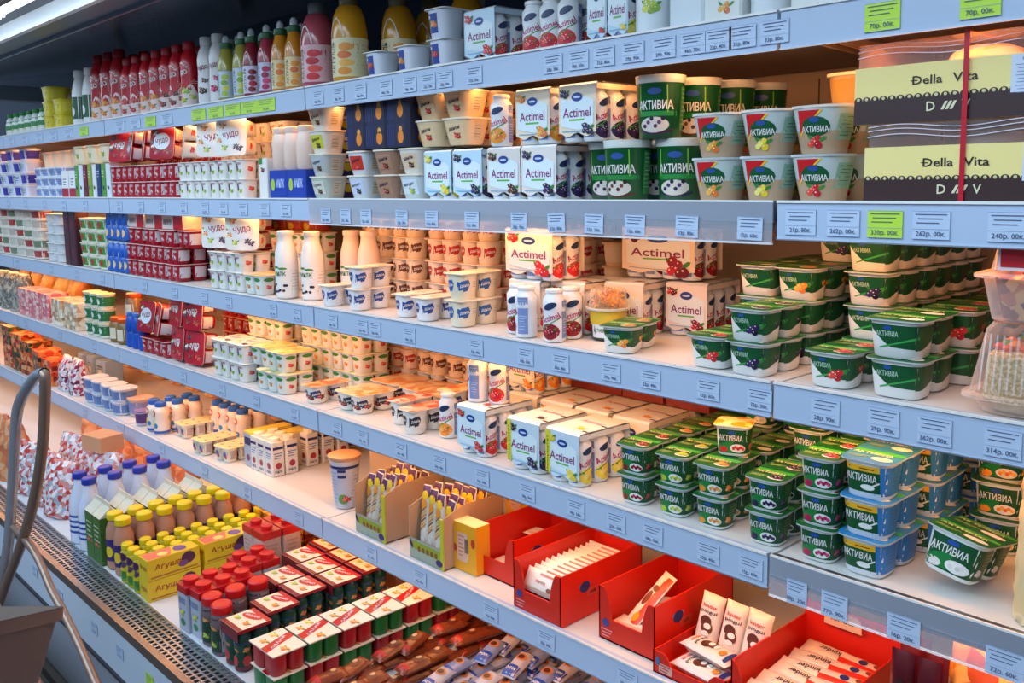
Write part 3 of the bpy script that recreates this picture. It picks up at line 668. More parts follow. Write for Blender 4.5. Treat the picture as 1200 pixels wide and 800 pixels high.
# ---- boxes and cartons
def carton(name, w, d, h, body, cat='carton', deco=None, mats=None, r=0, cap=None, parts=()):
    g = G(); g.box(-w / 2, w / 2, -d / 2, d / 2, 0, h, body, mats, r)
    if deco: deco(g, pf(-d / 2), ps(w / 2), pt(h), w / 2, d / 2, h)
    ps_ = list(parts); H = h
    if cap:
        c = G(); cr, ch, cm = cap; c.loft([(0, cr * .9, cr * .9, 2), (ch * .35, cr * .9, cr * .9, 2), (ch * .36, cr, cr, 2), (ch * .95, cr, cr, 2), (ch, cr * .9, cr * .9, 2)], cm, 18); ps_.append(('cap', c.build('cap'), (0, 0, h)))
    return Proto(name, cat, w, d, H, g.build(name, False), ps_)
def gable(name, w, d, h, body, band, top, cat='carton', capc=None):
    """gable-top carton, ridge running along X"""
    g = G(); a, b = w / 2, d / 2; g.box(-a, a, -b, b, 0, h, body, {'front': band, 'right': band})
    rz = h + d * .42
    g.add([(-a, -b, h), (a, -b, h), (a, 0, rz), (-a, 0, rz), (-a, b, h), (a, b, h)], [(0, 1, 2, 3), (3, 2, 5, 4), (1, 5, 2), (4, 0, 3)], top)
    g.box(-a, a, -.0015, .0015, rz - .002, rz + .014, top)
    tp = lambda u, v, off: (u, v, h + (v + b) * .84 + off)
    g.lines(pf(-b), -a * .7, a * .7, h * .8, 5, h * .1, M('#e8e0cc'), h * .02, 1); g.fruit(pf(-b), 0, h * .4, a * .5, FR['straw'], 1, 2)
    return Proto(name, cat, w, d, rz + .014, g.build(name, False), [])
def flow_bar(name, L, w, t, mat, deco=None, cat='chocolate bar', crimp=.008, seed=1, seg=14):
    """sealed wrapper pillow lying along Y, label side up"""
    rn = random.Random(seed); g = G(); vs = []; nu = seg; nv = 8
    def P(i, j, sg):
        y = -L / 2 + L * i / nu; x = -w / 2 + w * j / nv
        e = min(1, min(i, nu - i) / 1.6); q = (1 - (abs(x) / (w / 2)) ** 3) ** .5 if abs(x) < w / 2 else 0
        wob = rn.uniform(-.0006, .0006) * (e if 0 < j < nv else 0)
        return (x * (1 if e > .5 else 1.04), y, t / 2 + sg * (t / 2 * e * q + .0003) + wob * sg)
    top = [P(i, j, 1) for i in range(nu + 1) for j in range(nv + 1)]; bot = [P(i, j, -1) for i in range(nu + 1) for j in range(nv + 1)]
    q = lambda i, j: i * (nv + 1) + j
    g.add(top, [(q(i, j), q(i, j + 1), q(i + 1, j + 1), q(i + 1, j)) for i in range(nu) for j in range(nv)], mat)
    g.add(bot, [(q(i, j), q(i + 1, j), q(i + 1, j + 1), q(i, j + 1)) for i in range(nu) for j in range(nv)], mat)
    def fn(u, v, off):
        e = min(1, (L / 2 - abs(v)) / (L / nu * 1.6)); qq = (1 - min(1, abs(u) / (w / 2)) ** 3) ** .5
        return (u, v, t / 2 + t / 2 * e * qq + .0008 + off)
    if deco: deco(g, fn, w / 2, L / 2)
    return Proto(name, cat, w, L, t, g.build(name, True, 60), [])
def bag(name, w, d, h, mat, cat='bag', seed=1, deco=None, crimp=True, n=2.6):
    """stand-up crumpled bag"""
    rn = random.Random(seed); g = G(); R = []
    for k in range(15):
        t = k / 14; f = (1 - t ** 3 * .9); R.append((h * t, w / 2 * (1 - .08 * t + rn.uniform(-.03, .03)), d / 2 * f * (1 + rn.uniform(-.08, .08)) + .001, n))
    g.loft(R, mat, 36); 
    for i, v in enumerate(g.v): g.v[i] = (v[0] + rn.uniform(-1, 1) * w * .018, v[1] + rn.uniform(-1, 1) * d * .04, max(0, v[2] + (rn.uniform(-1, 1) * h * .012 if v[2] > 0 else 0)))
    if deco: deco(g, front(R), side(R), w / 2, d / 2, h)
    return Proto(name, cat, w, d, h, g.build(name, True, 85), [])
def display_tray(w, d, h, mat, inner, notch=.5, low=.42, name='display_box', deco=None, back=None, th=.003):
    """open box with a scooped front"""
    g = G(); a, b = w / 2, d / 2; hb = back or h
    g.box(-a, a, -b, b, 0, th, mat)
    g.box(-a, a, b - th, b, th, hb, mat, {'front': inner})
    g.box(a - th, a, -b, b, th, h, mat, {'left': inner}); g.box(-a, -a + th, -b, b, th, h, mat, {'right': inner})
    H = lambda u: h if abs(u) > a * notch + .012 else (h * low if abs(u) < a * notch - .004 else h * low + (h - h * low) * ((abs(u) - a * notch + .004) / .016) ** .5)
    for y, mm in ((-b, mat), (-b + th, inner)):
        g.grid(lambda u, v, o, y=y: (u, y, v), -a, a, 0, H, mm, 48, 1, 0)
    us = [-a + 2 * a * i / 48 for i in range(49)]
    g.add([(u, -b, H(u)) for u in us] + [(u, -b + th, H(u)) for u in us], [(i, i + 1, 50 + i, 49 + i) for i in range(48)], mat)
    if deco: deco(g, pf(-b), ps(a), a, b, h)
    return Proto(name, 'display box', w, d, h, g.build(name, False), [])
def fruit_lid_marks(bg, txtc, cols, disc=None):
    def f(g, fn):
        rn = random.Random(9)
        for i in range(9): g.fruit(fn, rn.uniform(-.045, .045), rn.uniform(-.045, .045), .014, FR[cols[i % len(cols)]], 1 + i * .05, i, 5)
        if disc: g.disc(fn, 0, .004, .040, .030, M(disc), 3, 20)
        g.text(fn, 'чудо', 0, .004, .022, M(txtc), 4, 'c', .062, .1)
    return f
# ================================================================ TOP SHELF
S = 0; Y0 = 1.345
smg = bottle('drinking_yogurt_bottle', [(0, .024), (.005, .028), (.06, .028), (.085, .022), (.095, .016)], M('#e8efe8', .3), .018, .018, M('#2c8a3c'),
             lambda g, f, s, p: (g.grid(f, -.026, .026, .035, .075, M('#2b8a3e'), 8, 2, 1), g.fruit(f, 0, .03, .012, FR['lemon'], 2, 2), g.grid(s, -.02, .02, .035, .075, M('#2b8a3e'), 6, 2, 1)), 'yogurt')
block(smg, 'small green and white drink bottle', S, XP(0, 150, Y0), 6, 2, gx=.045, gy=.03)
ytub = tub(.115, .064, M('#e8d21c', .35), M('#f3e04a'), M('#e3c81a'), 4, .10, name='cottage_cheese_tub', deco=lambda g, f, s, a, b, h: (g.fruit(f, a * .3, h * .5, a * .3, FR['lemon'], 3, 1), g.lines(f, -a * .8, 0, h * .7, 3, h * .12, M('#9a3a18'), h * .03, 3)))
block(ytub, 'yellow round cornered tub', S, XP(47, 148, Y0), 2, 2, 3, gx=.03, heights=lambda c, r: 3 if c == 0 else 2)
wgb = bottle('kefir_bottle', [(0, .03), (.006, .036), (.13, .036), (.17, .03), (.2, .02)], M('#eef0ee', .3), .03, .024, WHITE,
             lambda g, f, s, p: (g.grid(f, -.033, .033, .03, .12, M('#1f5a34'), 8, 2, 1), g.grid(s, -.03, .03, .03, .12, M('#1f5a34'), 6, 2, 1), g.disc(f, 0, .06, .016, .02, WHITE, 2), g.disc(f, -.01, .16, .012, .01, M('#3a6ab0'), 2)), 'kefir')
block(wgb, 'white kefir bottle with green band', S, XP(80, 145, Y0), 2, 1, gx=.055)
x0 = XP(97, 140, Y0) + .03
block(big_red, 'large red drinking yogurt bottle', S, x0, 3, 2, gx=.032, gy=.02)
block(lambda c, r, l: red_bottles[(c // 2 + r) % 4], 'small red drinking yogurt bottle', S, x0 + .34, 7, 3, gx=.026, gy=.012)
xw = XP(224, 120, Y0)
for c in range(2):
    put(white_bottles[c % 2 if c < 2 else 1], ['white drink bottle with brown chocolate print between red and pink ones', 'white drink bottle with pink fruit print beside the chocolate one', 'white drink bottle standing next to the first green capped juice bottle'][c], xw + .045 + c * .085, Y0 + .04, SZ[0], .5)
    put(white_bottles[0], 'white drink bottle in the row behind, ' + ORD[c] + ' of two from left, top shelf', xw + .045 + c * .085, Y0 + .12, SZ[0], .4)
JN = {'olive': 'olive green juice bottle with green cap', 'pink': 'pink juice bottle with green cap', 'orange': 'orange juice bottle with green cap', 'red': 'dark red juice bottle with green cap'}
for i, (px, k) in enumerate([(267, 'olive'), (285, 'olive'), (297, 'red'), (315, 'pink'), (331, 'orange'), (347, 'orange')]):
    x = XP(px, 100, Y0 + .03)
    for r in range(3 if i < 5 else 2):
        kk = k if r == 0 else ['orange', 'pink', 'olive'][(i + r) % 3]
        put(juices[kk], JN[kk] + f', {ORD[i]} column from left, {"front" if r == 0 else ORD[r]} row, top shelf', x, Y0 + .03 + r * .068, SZ[0], .35 + .1 * (i % 3), group='small juice bottles')
put(big_pink, 'large pink grapefruit juice bottle at the front, top shelf', XP(374, 80, Y0 + .05), Y0 + .05, SZ[0], .25)
put(big_pink, 'large pink juice bottle behind the front pink one', XP(374, 80, Y0 + .05) + .0, Y0 + .16, SZ[0], .25)
put(big_orange, 'large orange juice bottle with white label next to pink one', XP(411, 80, Y0 + .05), Y0 + .05, SZ[0], .25)
put(big_orange, 'large orange juice bottle partly behind white yogurt cup packs', XP(468, 60, Y0 + .16), Y0 + .16, SZ[0], .5)
put(big_orange, 'large orange juice bottle right behind the stacked white cup packs', XP(505, 50, Y0 + .27), Y0 + .27, SZ[0], .5)
put(big_orange, 'large orange juice bottle furthest right, beside the first probiotic pack', XP(540, 40, Y0 + .2), Y0 + .22, SZ[0], .6)
wc = white_cup(.070, .070, .066, '#e6eaf4', None, None, 3)
def wcd(seed):
    g = G(); R = rect_rings(.072, .072, .066, .84, 3, .07); g.loft(R, M('#e4e9f4'), 24); f, s = front(R), side(R)
    g.grid(f, -.032, .008, .014, .058, M('#27479f'), 6, 2, 1); g.fruit(f, -.006, .034, .014, FR['peach' if seed % 2 else 'straw'], 2, seed); g.disc(f, -.022, .05, .007, .004, WHITE, 2)
    return g.build('cup')
wp = [multipack(wcd(i), .074, .074, .066, 1, 2, M('#dfe6f2')) for i in range(2)]
put(wp[0], 'white fruit yogurt cup pack, leftmost in front of orange bottle, top shelf', XP(421, 85, Y0) + .04, Y0 + .08, SZ[0], .03)
put(wp[1], 'white fruit yogurt cup pack in the middle, single, top shelf', XP(457, 80, Y0) + .04, Y0 + .08, SZ[0], -.02)
put(wp[0], 'white fruit yogurt cup pack under another beside probiotic pack, top shelf', XP(495, 75, Y0) + .04, Y0 + .08, SZ[0], .02)
put(wp[1], 'white fruit yogurt cup pack stacked on another, top shelf', XP(495, 75, Y0) + .035, Y0 + .08, SZ[0] + .069, .05)
put(SP('straw'), 'pale blue probiotic pack with red fruit, top shelf', XP(541, 60, Y0) + .055, Y0 + .08, SZ[0], 0)
put(SP('berry'), 'pale blue probiotic pack beside the red fruit one, top shelf', XP(577, 60, Y0) + .055, Y0 + .21, SZ[0], 0)
for i, px in enumerate([628, 650, 668]):
    for r in range(2): put(PBO['straw'], f'strawberry probiotic bottle, {ORD[i]} of three from left, {"front" if r == 0 else "second"} row, top shelf', XP(626, 50, Y0 + .03) + .0505 * i, Y0 + .03 + .05 * r, SZ[0], .35, group='loose strawberry probiotic bottles')
put(SP('straw', 1, 3), 'narrow strawberry probiotic pack, top shelf', XP(684, 40, Y0) + .03, Y0 + .08, SZ[0])
put(SP('lemon', 1, 3), 'narrow blue probiotic pack beside strawberry pack, top shelf', XP(708, 40, Y0) + .03, Y0 + .08, SZ[0])
for i, (px, f) in enumerate([(768, 'apple'), (906, 'peach')]):
    P = bottle('kefir_bottle', [(0, .03), (.006, .036), (.13, .036), (.17, .03), (.2, .02)], M('#e6eef2', .3), .02, .022, M(['#2f9a3e', '#c84a1e', '#b01a2a'][i]), deco_white(f), 'kefir')
    put(P, ['white bottle with green leaf print beside tall white carton, top shelf', 'white bottle with orange fruit print, top shelf', 'white bottle with red fruit print, furthest right of three, top shelf'][i], XP(px, 25, Y0 + .04), Y0 + .04, SZ[0], .4)
def ctop(g, f, s, t, a, b, h): g.lines(f, -a * .6, a * .6, h * .8, 6, h * .1, M('#b8c8d8'), h * .01, 1); g.lines(s, -b * .6, b * .6, h * .8, 6, h * .1, M('#b8c8d8'), h * .01, 1)
tallw = carton('milk_carton', .072, .072, .22, M('#e4edf2'), 'milk', ctop, r=.004, cap=(.016, .02, M('#e8eef4')))
put(tallw, 'tall plain white carton beside green leaf bottle, top shelf', XP(782, 25, Y0) + .036, Y0 + .04, SZ[0])
def cfr(g, f, s, t, a, b, h): g.fruit(f, a * .2, h * .12, a * .45, FR['peach'], 1, 2, 5); g.fruit(f, a * .5, h * .4, a * .3, FR['apple'], 1, 4); ctop(g, f, s, t, a, b, h)
tallo = carton('milk_carton', .075, .072, .22, M('#eef0ea'), 'milk', cfr, r=.004, cap=(.016, .02, M('#e07a1c')))
put(tallo, 'tall white carton with orange fruit print, top shelf', XP(823, 20, Y0) + .036, Y0 + .04, SZ[0])
put(tallo, 'second tall white carton with orange fruit print, top shelf', XP(925, 6, Y0) + .036, Y0 + .04, SZ[0])
# ================================================================ SECOND SHELF
S = 1
nb = lambda g, f, s, a, b, h: (g.grid(f, -a * .8, -a * .2, h * .2, h * .8, M('#5d9a2c'), 4, 1, 3), g.lines(f, -a * .1, a * .7, h * .7, 3, h * .14, NAVY, h * .04, 3))
t1 = tub(.105, .058, M('#e6e2ea'), M('#ccd2ec'), M('#e8e0d8'), 4, .09, deco=nb)
t2 = tub(.105, .058, M('#c8c6d8'), M('#37309a'), M('#d8d4e4'), 4, .09)
block(lambda c, r, l: t2 if (c + l) % 2 else t1, lambda c, r, l: ('purple tub' if (c + l) % 2 else 'white and green tub'), S, XP(0, 230, Y0) - .1, 5, 1, 3, heights=lambda c, r: 3 if c % 2 else 4)
t3 = tub(.10, .045, M('#e4e8f2'), M('#8fa0cc'), M('#e8e8ee'), 5, .09, deco=lambda g, f, s, a, b, h: g.lines(f, -a * .7, a * .7, h * .75, 3, h * .16, M('#3c4a8a'), h * .05, 3))
block(t3, 'white tub with blue lines', S, XP(40, 230, Y0), 4, 1, 3)
t4 = tub(.12, .07, M('#e9c8a8'), None, M('#e8b890'), 2.4)
block(t4, 'plain peach tub', S, XP(42, 230, Y0), 4, 1, 1, y0=1.37, z0=.135)
wk = carton('cream_carton', .075, .06, .115, M('#f0eeee'), 'cream', lambda g, f, s, t, a, b, h: (g.grid(f, -a, a, 0, h * .35, M('#b0263c'), 1, 1, 1), g.lines(f, -a * .5, a * .5, h * .7, 3, h * .1, NAVY, h * .03, 1)), r=.003)
block(wk, 'white carton with red base', S, XP(72, 230, Y0), 2, 1, 1, gx=.02)
tc = [carton('drink_carton', .042, .042, .135, M(c), 'carton', lambda g, f, s, t, a, b, h: (g.fruit(f, 0, h * .3, a * .6, FR['berry'], 1, 2), g.lines(f, -a * .6, a * .6, h * .8, 3, h * .08, WHITE, h * .02, 1)), r=.003) for c in ('#5d9a3c', '#dfe6ee', '#7a2438', '#8aa83a', '#e8e8ee', '#24406e')]
block(lambda c, r, l: tc[c % 6], lambda c, r, l: ['green', 'white', 'maroon', 'olive', 'pale', 'navy'][c % 6] + ' slim carton', S, XP(88, 230, Y0), 8, 1, 1, gx=.01)
t5 = tub(.13, .075, M('#f3dcae'), M('#f7e9c8'), M('#f2e2c2'), 3, deco=lambda g, f, s, a, b, h: g.fruit(f, 0, h * .45, a * .3, FR['apple'], 3, 2))
block(t5, 'cream jar with pale label', S, XP(84, 225, Y0), 3, 1, 1, z0=.138, gx=.02)
# red fruit yogurt packs
RP = PRINT(('#b3142a', '#8a0f20', '#d8c8cc', '#c01c30', '#a01226'), 95)
rc = G(); Rr = rect_rings(.055, .055, .058, .86, 3.2, .06); rc.loft(Rr, M('#b31226'), 22); fR, sR = front(Rr), side(Rr)
rc.fruit(fR, .002, .024, .011, ['#f2dfe0', '#d8c0d0', '#e8b0b8'], 2, 2); rc.text(fR, 'чудо', 0, .045, .009, WHITE, 2, 'c', .03); rc.grid(sR, -.02, .02, .012, .05, M('#e8dfe0'), 6, 2, 1)
rc_me = rc.build('cup')
red4 = multipack(rc_me, .057, .057, .058, 2, 2, M('#c0122a'), marks=fruit_lid_marks('', '#ffffff', ['cherry', 'berry', 'plain', 'straw']))
red4s = multipack(rc_me, .057, .057, .058, 2, 2, M('#a80f24'), marks=fruit_lid_marks('', '#8a1020', ['rasp', 'plain', 'berry', 'cherry'], '#dce8f2'))
wcu = G(); wcu.loft(Rr, M('#eeece6'), 22); wcu.fruit(fR, .003, .024, .011, FR['apple'], 2, 2); wcu.disc(fR, -.012, .035, .009, .012, M('#5c3a60'), 2); wcu.text(fR, 'чудо', 0, .047, .008, M('#a01c30'), 2, 'c', .03); wcu.fruit(sR, 0, .03, .011, FR['straw'], 2, 3)
wcu_me = wcu.build('cup')
whi4 = multipack(wcu_me, .057, .057, .058, 2, 2, M('#f2efe8'), marks=fruit_lid_marks('', '#a01c30', ['apple', 'peach', 'plain', 'prune'], '#e4eef4'))
xr = XP(128, 230, Y0)
block(red4, 'red fruit yogurt pack', S, xr, 5, 1, 2)
block(lambda c, r, l: red4 if c % 2 == 0 else red4s, 'upright tilted red yogurt pack showing its lid', S, xr + .02, 4, 1, 1, z0=.125, liftz=.062, y0=1.375, rx=math.pi / 2 - .15, rz=0, gx=.012, rot=.35, d=.08)
xw = xr + .622
block(whi4, 'white fruit yogurt pack', S, xw, 4, 1, 2)
block(whi4, 'white yogurt pack lying on its side', S, xw + .0, 3, 1, 1, z0=.125, liftz=.062, y0=1.375, rx=math.pi / 2 - .1, rz=0, gx=.03, rot=.7, d=.08)
bb = carton('probiotic_bottle_box', .10, .10, .082, M('#1d3fa8'), 'yogurt drink', lambda g, f, s, t, a, b, h: (g.disc(f, -a * .55, h * .5, a * .22, h * .22, M('#b8d02c'), 1, 12), g.text(f, 'милк', a * .3, h * .55, h * .3, M('#c8d8ff'), 1, 'c', a * .9, math.pi / 2 * 0), g.disc(s, 0, h * .5, b * .3, h * .3, M('#e8d02c'), 1)), r=.004)
xb = XP(315, 225, Y0)
block(bb, 'royal blue fruit box', S, xb, 2, 1, 1, gx=.002, rot=0, jit=0)
gt = carton('kefir_carton', .05, .05, .12, M('#f0ece4'), 'kefir', lambda g, f, s, t, a, b, h: (g.fruit(f, 0, h * .7, a * .5, FR['cherry'], 1, 2), g.grid(f, -a, 0, h * .85, h, M('#3a8a3a'), 1, 1, 1)), r=.003)
block(gt, 'white carton with green corner', S, xb - .06, 1, 1, 1)
pk = bottle('milk_bottle', [(0, .028), (.005, .032), (.075, .033), (.095, .029), (.105, .026)], M('#f6d6c4', .22), .018, .027, M('#f4dccc'), None, 'milk')
block(pk, 'pale pink milk bottle', S, xb + .004, 3, 1, 1, z0=.0825, gx=-.001)
bt = carton('blue_fruit_carton', .055, .055, .24, M('#17307c'), 'carton', lambda g, f, s, t, a, b, h: ([(g.disc(q, 0, h * (.12 + .25 * k), a * .6, h * .05, M('#c8cc3a'), 1), g.disc(q, 0, h * (.2 + .25 * k), a * .7, h * .02, WHITE, 1)) for q in (f, s) for k in range(4)]), r=.003)
put(bt, 'tall navy carton with yellow fruit beside the clear dessert tubs', XP(341, 180, Y0) + .052, Y0 + .135, SZ[1], 0)
block(whi4, 'white yogurt pack in the back row', S, xw, 4, 1, 4, y0=1.50, dz=.0606)
block(red4, 'red yogurt pack in the back row', S, xr, 5, 1, 4, y0=1.52, dz=.0606)
pkt = tub(.10, .06, M('#f2c8a8'), M('#e89a80'), M('#f4d8b8'), 2.4)
block(pkt, 'salmon coloured tub behind the pink bottles', S, xb - .12, 3, 1, 4, y0=1.56)
# dessert tubs
def dtub(label, txt='данон', flav='choc', body='#e9e0d2', seed=1):
    P = tub(.098, .062, M(body, .25), None, M('#efe3cc'), 4, .085, .74, deco=lambda g, f, s, a, b, h: (g.grid(f, -a * .55, a * .62, h * .22, h * .80, M(label), 8, 2, 1), g.text(f, txt, 0, h * .6, h * .14, M('#2a2a44'), 3, 'c', a * .8, .15), g.fruit(f, a * .15, h * .34, a * .26, FR[flav], 2, seed), g.grid(s, -b * .35, b * .25, h * .2, h * .78, M('#d8cab0'), 4, 2, 1), g.lines(s, -b * .3, b * .2, h * .7, 5, h * .1, M('#6a5a48'), h * .02, 2)), name='dessert_tub', lidh=.004)
    return P
DT = [dtub('#ddd8c8', 'грец', 'choc', '#bfc4ba'), dtub('#b9bdc0', 'крем', 'choc', '#c4c6c0'), dtub('#d8d43a', 'данон', 'choc'), dtub('#e9c9a8', 'данон', 'choc', '#e4ddd2'), dtub('#cdd6ea', 'йогурт', 'berry', '#d2d8dc'), dtub('#dce6ee', 'йогурт', 'apple', '#cfd8d8'), dtub('#d8321c', 'данон', 'straw', '#d0d6de'), dtub('#f2cfa0', 'данон', 'straw', '#eccfa4'), dtub('#b08468', 'данон', 'cherry', '#a8806a')]
dz = .0625
xs = XP(358, 230, Y0)
block(lambda c, r, l: DT[[0, 1, 2, 3][l]], lambda c, r, l: ['grey nut dessert tub', 'plain grey tub', 'yellow label tub', 'pale dessert tub'][l] + ' in the four high stack', S, xs, 1, 1, 4, rot=.02)
block(lambda c, r, l: DT[3], 'pale dessert tub behind the four high stack', S, xs, 1, 2, 3, y0=1.345 + .19)
xs2 = XP(403, 230, Y0)
block(lambda c, r, l: DT[4] if l == 0 else DT[6], lambda c, r, l: 'berry dessert tub with white label' if l == 0 else 'red label dessert tub', S, xs2, 1, 1, 2, rot=.02)
block(lambda c, r, l: DT[8], 'brown chocolate tub', S, xs2 + .115, 1, 3, 2, gx=.006)
xs3 = xs2 + .115 + .110
block(lambda c, r, l: DT[5] if l == 0 else DT[3], lambda c, r, l: 'pale blue label dessert tub' if l == 0 else 'pale tub beside the probiotic packs', S, xs3, 1, 2, 2, rot=.02)
nv = carton('dessert_cup_box', .088, .088, .062, M('#161a3e'), 'dessert', lambda g, f, s, t, a, b, h: (g.grid(f, -a * .05, a * .75, h * .1, h * .9, M('#2c2746'), 1, 1, 1), g.disc(f, a * .35, h * .4, a * .28, h * .26, M('#f08a1c'), 2, 12), g.disc(f, a * .35, h * .7, a * .16, h * .12, M('#f0a84a'), 2), g.disc(s, 0, h * .4, b * .3, h * .25, M('#f08a1c'), 2), [g.grid(f, -a * .9 + .008 * k, -a * .9 + .008 * k + .003, h * .08, h * .92, M('#343a78'), 1, 1, 1) for k in range(4)]), r=.008)
block(nv, 'navy dessert box with orange fruit', S, xs2 + .012, 3, 2, 2, z0=2 * dz + .002, gx=.004)
block(lambda c, r, l: DT[7], 'warm cream dessert tub', S, XP(476, 170, Y0), 2, 4, 2, z0=2 * dz, y0=1.36)
# probiotic packs
xa = XP(496, 232, Y0)
put(SP('lemon'), 'pale blue probiotic pack with yellow fruit, second shelf front', xa + .051, Y0 + .08, SZ[1])
put(SP('berry'), 'pale blue probiotic pack with dark berries, second shelf front', xa + .157, Y0 + .08, SZ[1])
put(SP('choc', 2, 3, '#e6dcd4'), 'probiotic pack with large blackberries, bottles showing, second shelf', xa + .268, Y0 + .085, SZ[1], .04)
put(SP('berry', 2, 3, '#efe4dc'), 'white blackberry probiotic pack beside green pots, second shelf', xa + .376, Y0 + .085, SZ[1], .02)
for i in range(2): put(SP('lemon'), ['yellow fruit probiotic pack behind the front one, second shelf', 'dark berry probiotic pack behind the front one, second shelf'][i], xa + .051 + .106 * i, Y0 + .235, SZ[1])
put(PBO['peach'], 'single probiotic bottle with orange fruit on top of the packs', XP(588, 150, Y0 + .03), Y0 + .03, SZ[1] + .116, .3)
put(PBO['peach'], 'probiotic bottle with orange fruit behind the single front one', XP(588, 150, Y0 + .03) + .03, Y0 + .09, SZ[1] + .116, .3)
put(SP('peach', 2, 3, '#f6e4c8'), 'cream probiotic pack with orange fruit, upper layer', XP(598, 160, Y0) + .058, Y0 + .085, SZ[1] + .116)
put(SP('berry', 2, 3, '#f6e4c8'), 'cream probiotic pack with dark berries, upper layer', XP(648, 160, Y0) + .058, Y0 + .085, SZ[1] + .116)
# big green pots
bp = [big_pot('prune'), big_pot('choc'), big_pot('berry')]
xg = XP(662, 235, Y0)
for r in range(4):
    rw = 'front' if r == 0 else ORD[r]
    put(bp[r % 3], f'tall green yogurt pot, left column, {rw} row, lower layer', xg + .037 + r * .015, Y0 + .0985 + r * .0985, SZ[1], .35, group='tall green yogurt pots')
    put(bp[(r + 1) % 3], f'tall green yogurt pot, middle column, {rw} row, lower layer', xg + .121 + r * .015, Y0 + .0495 + r * .0985, SZ[1], .2, group='tall green yogurt pots')
    put(bp[(r + 2) % 3], f'tall green yogurt pot, right column, {rw} row, lower layer', xg + .213 + r * .015, Y0 + .0935 + r * .0985, SZ[1], .4, group='tall green yogurt pots')
    put(bp[r % 3], f'tall green yogurt pot on the upper layer, {rw} row', xg + .190 + r * .012, Y0 + .062 + r * .1, SZ[1] + .1155, .4, group='tall green yogurt pots upper layer')
xm = XP(803, 235, Y0) 
mt = [muesli_tub('peach'), muesli_tub('lemon'), muesli_tub('straw')]
block(lambda c, r, l: mt[c], lambda c, r, l: ['orange', 'yellow', 'strawberry'][c] + ' yogurt tub with red corner', S, xm, 3, 3, 2, gx=.002, heights=lambda c, r: 2)
wt = tub(.10, .06, M('#c8a078'), M('#b8903c'), M('#f2ddb8'), 2.4, name='cottage_cheese_tub')
put(wt, 'warm cream tub standing above the red cornered tubs', XP(945, 110, Y0 + .1) + .05, Y0 + .19, SZ[1] + .154)
put(wt, 'orange lidded tub at the back above the red cornered tubs', XP(945, 110, Y0 + .1) + .08, Y0 + .31, SZ[1] + .154)
# cake boxes
def cake_box(w, d, h):
    g = G(); a, b = w / 2, d / 2; yl = M('#fbe492', .45); br = M('#381a18', .4)
    g.box(-a, a, -b, b, 0, h, yl, {'left': yl})
    f, s = pf(-b), ps(a)
    for fn, W in ((f, a), (s, b)):
        g.grid(fn, -W, W, 0, h * .42, br, 2, 1, 1)
        n = int(2 * W / .0125)
        for i in range(n): g.disc(fn, -W + (i + .5) * 2 * W / n, h * .42, W / n * .98, h * .07, br, 1.2, 12)
        for i in range(n): g.disc(fn, -W + (i + .5) * 2 * W / n, h * .445, W / n * .4, h * .03, M('#d8cf9a'), 1.6, 8)
    g.text(f, 'Della', -a * .08, h * .71, h * .15, M('#2a1a12'), 2, 'r', .042, 0, 0); g.text(f, 'Vita', a * .02, h * .71, h * .15, M('#2a1a12'), 2, 'l', .034, 0, 0)
    g.grid(f, -.056, -.046, h * .70, h * .715, M('#2a1a12'), 1, 1, 2)
    g.text(f, 'D', -.026, h * .25, h * .16, M('#e9e0b8'), 3, 'c'); g.text(f, 'V', .022, h * .25, h * .16, M('#e9e0b8'), 3, 'c')
    for k in (0, 1, 2): g.poly(f, [(-.012 + .006 * k, h * .18), (-.008 + .006 * k, h * .18), (-.002 + .006 * k, h * .32), (-.006 + .006 * k, h * .32)], M('#e9e0b8'), 3)
    body = g.build('box', False)
    L = G(); L.box(-a + .004, a - .004, -b + .004, b - .004, h, h + .034, CLEAR('#f0e0dc', .10, .08))
    for y, z in ((-b + .003, .032), (-b + .002, .026), (-b + .002, .018)):
        L.grid(lambda u, v, o, y=y: (u, y - o, v), -a * .98, a * .98, lambda u, z=z: h + z - .012 * math.cos(u / a * 2.4) ** 2 * .6, lambda u, z=z: h + z + .0012 - .012 * math.cos(u / a * 2.4) ** 2 * .6, M('#e8dce4', .2), 20, 1, 1)
    K = G(); K.loft([(h - .01, .055, .055, 2), (h + .010, .055, .055, 2), (h + .022, .048, .048, 2), (h + .030, .03, .03, 2)], PRINT(('#fff3d0', '#fbe9b0', '#ffffff'), 30), 30)
    st = G(); st.grid(f, a * .56, a * .92, h * .38, h * .98, M('#d4def0'), 1, 1, 2); st.lines(f, a * .6, a * .88, h * .82, 9, h * .055, M('#7f8cb0'), h * .012, 3); st.text(f, 'с хр', a * .7, h * .90, h * .06, INK, 3)
    return Proto('cake_box', 'cake box', w, d, h + .038, body, [('window_lid', L.build('window_lid', False), (0, 0, 0), 'clear window lid', [('cake', K.build('cake'))]), ('price_sticker', st.build('price_sticker', False), (0, 0, 0), 'pale printed sticker')])
hb = .082
cb = cake_box(.28, .26, hb)
xc = XP(1013, 230, Y0 - .005); xc2 = XP(997, 100, Y0 - .02)
put(cb, 'lower yellow and brown cake box with clear top on second shelf', xc + .14, Y0 - .008 + .13, SZ[1])
put(cb, 'upper yellow and brown cake box standing on the other one', xc2 + .14, Y0 - .006 + .13, SZ[1] + hb + .0345, -.008)
rb = G(); rb.box(-.0035, .0035, -.0006, .0, -.2345, 0, M('#c8142a', .3)); rb.box(-.0035, .0035, 0, .262, -.001, 0, M('#c8142a', .3))
rib = Proto('red_ribbon', 'ribbon', .007, .26, .25, rb.build('red_ribbon', False))
o = put(rib, 'red ribbon tied around the two cake boxes', XP(1130, 120, Y0 - .012), Y0 - .0105, SZ[1] + 2 * hb + .0345 * 2 + .002)
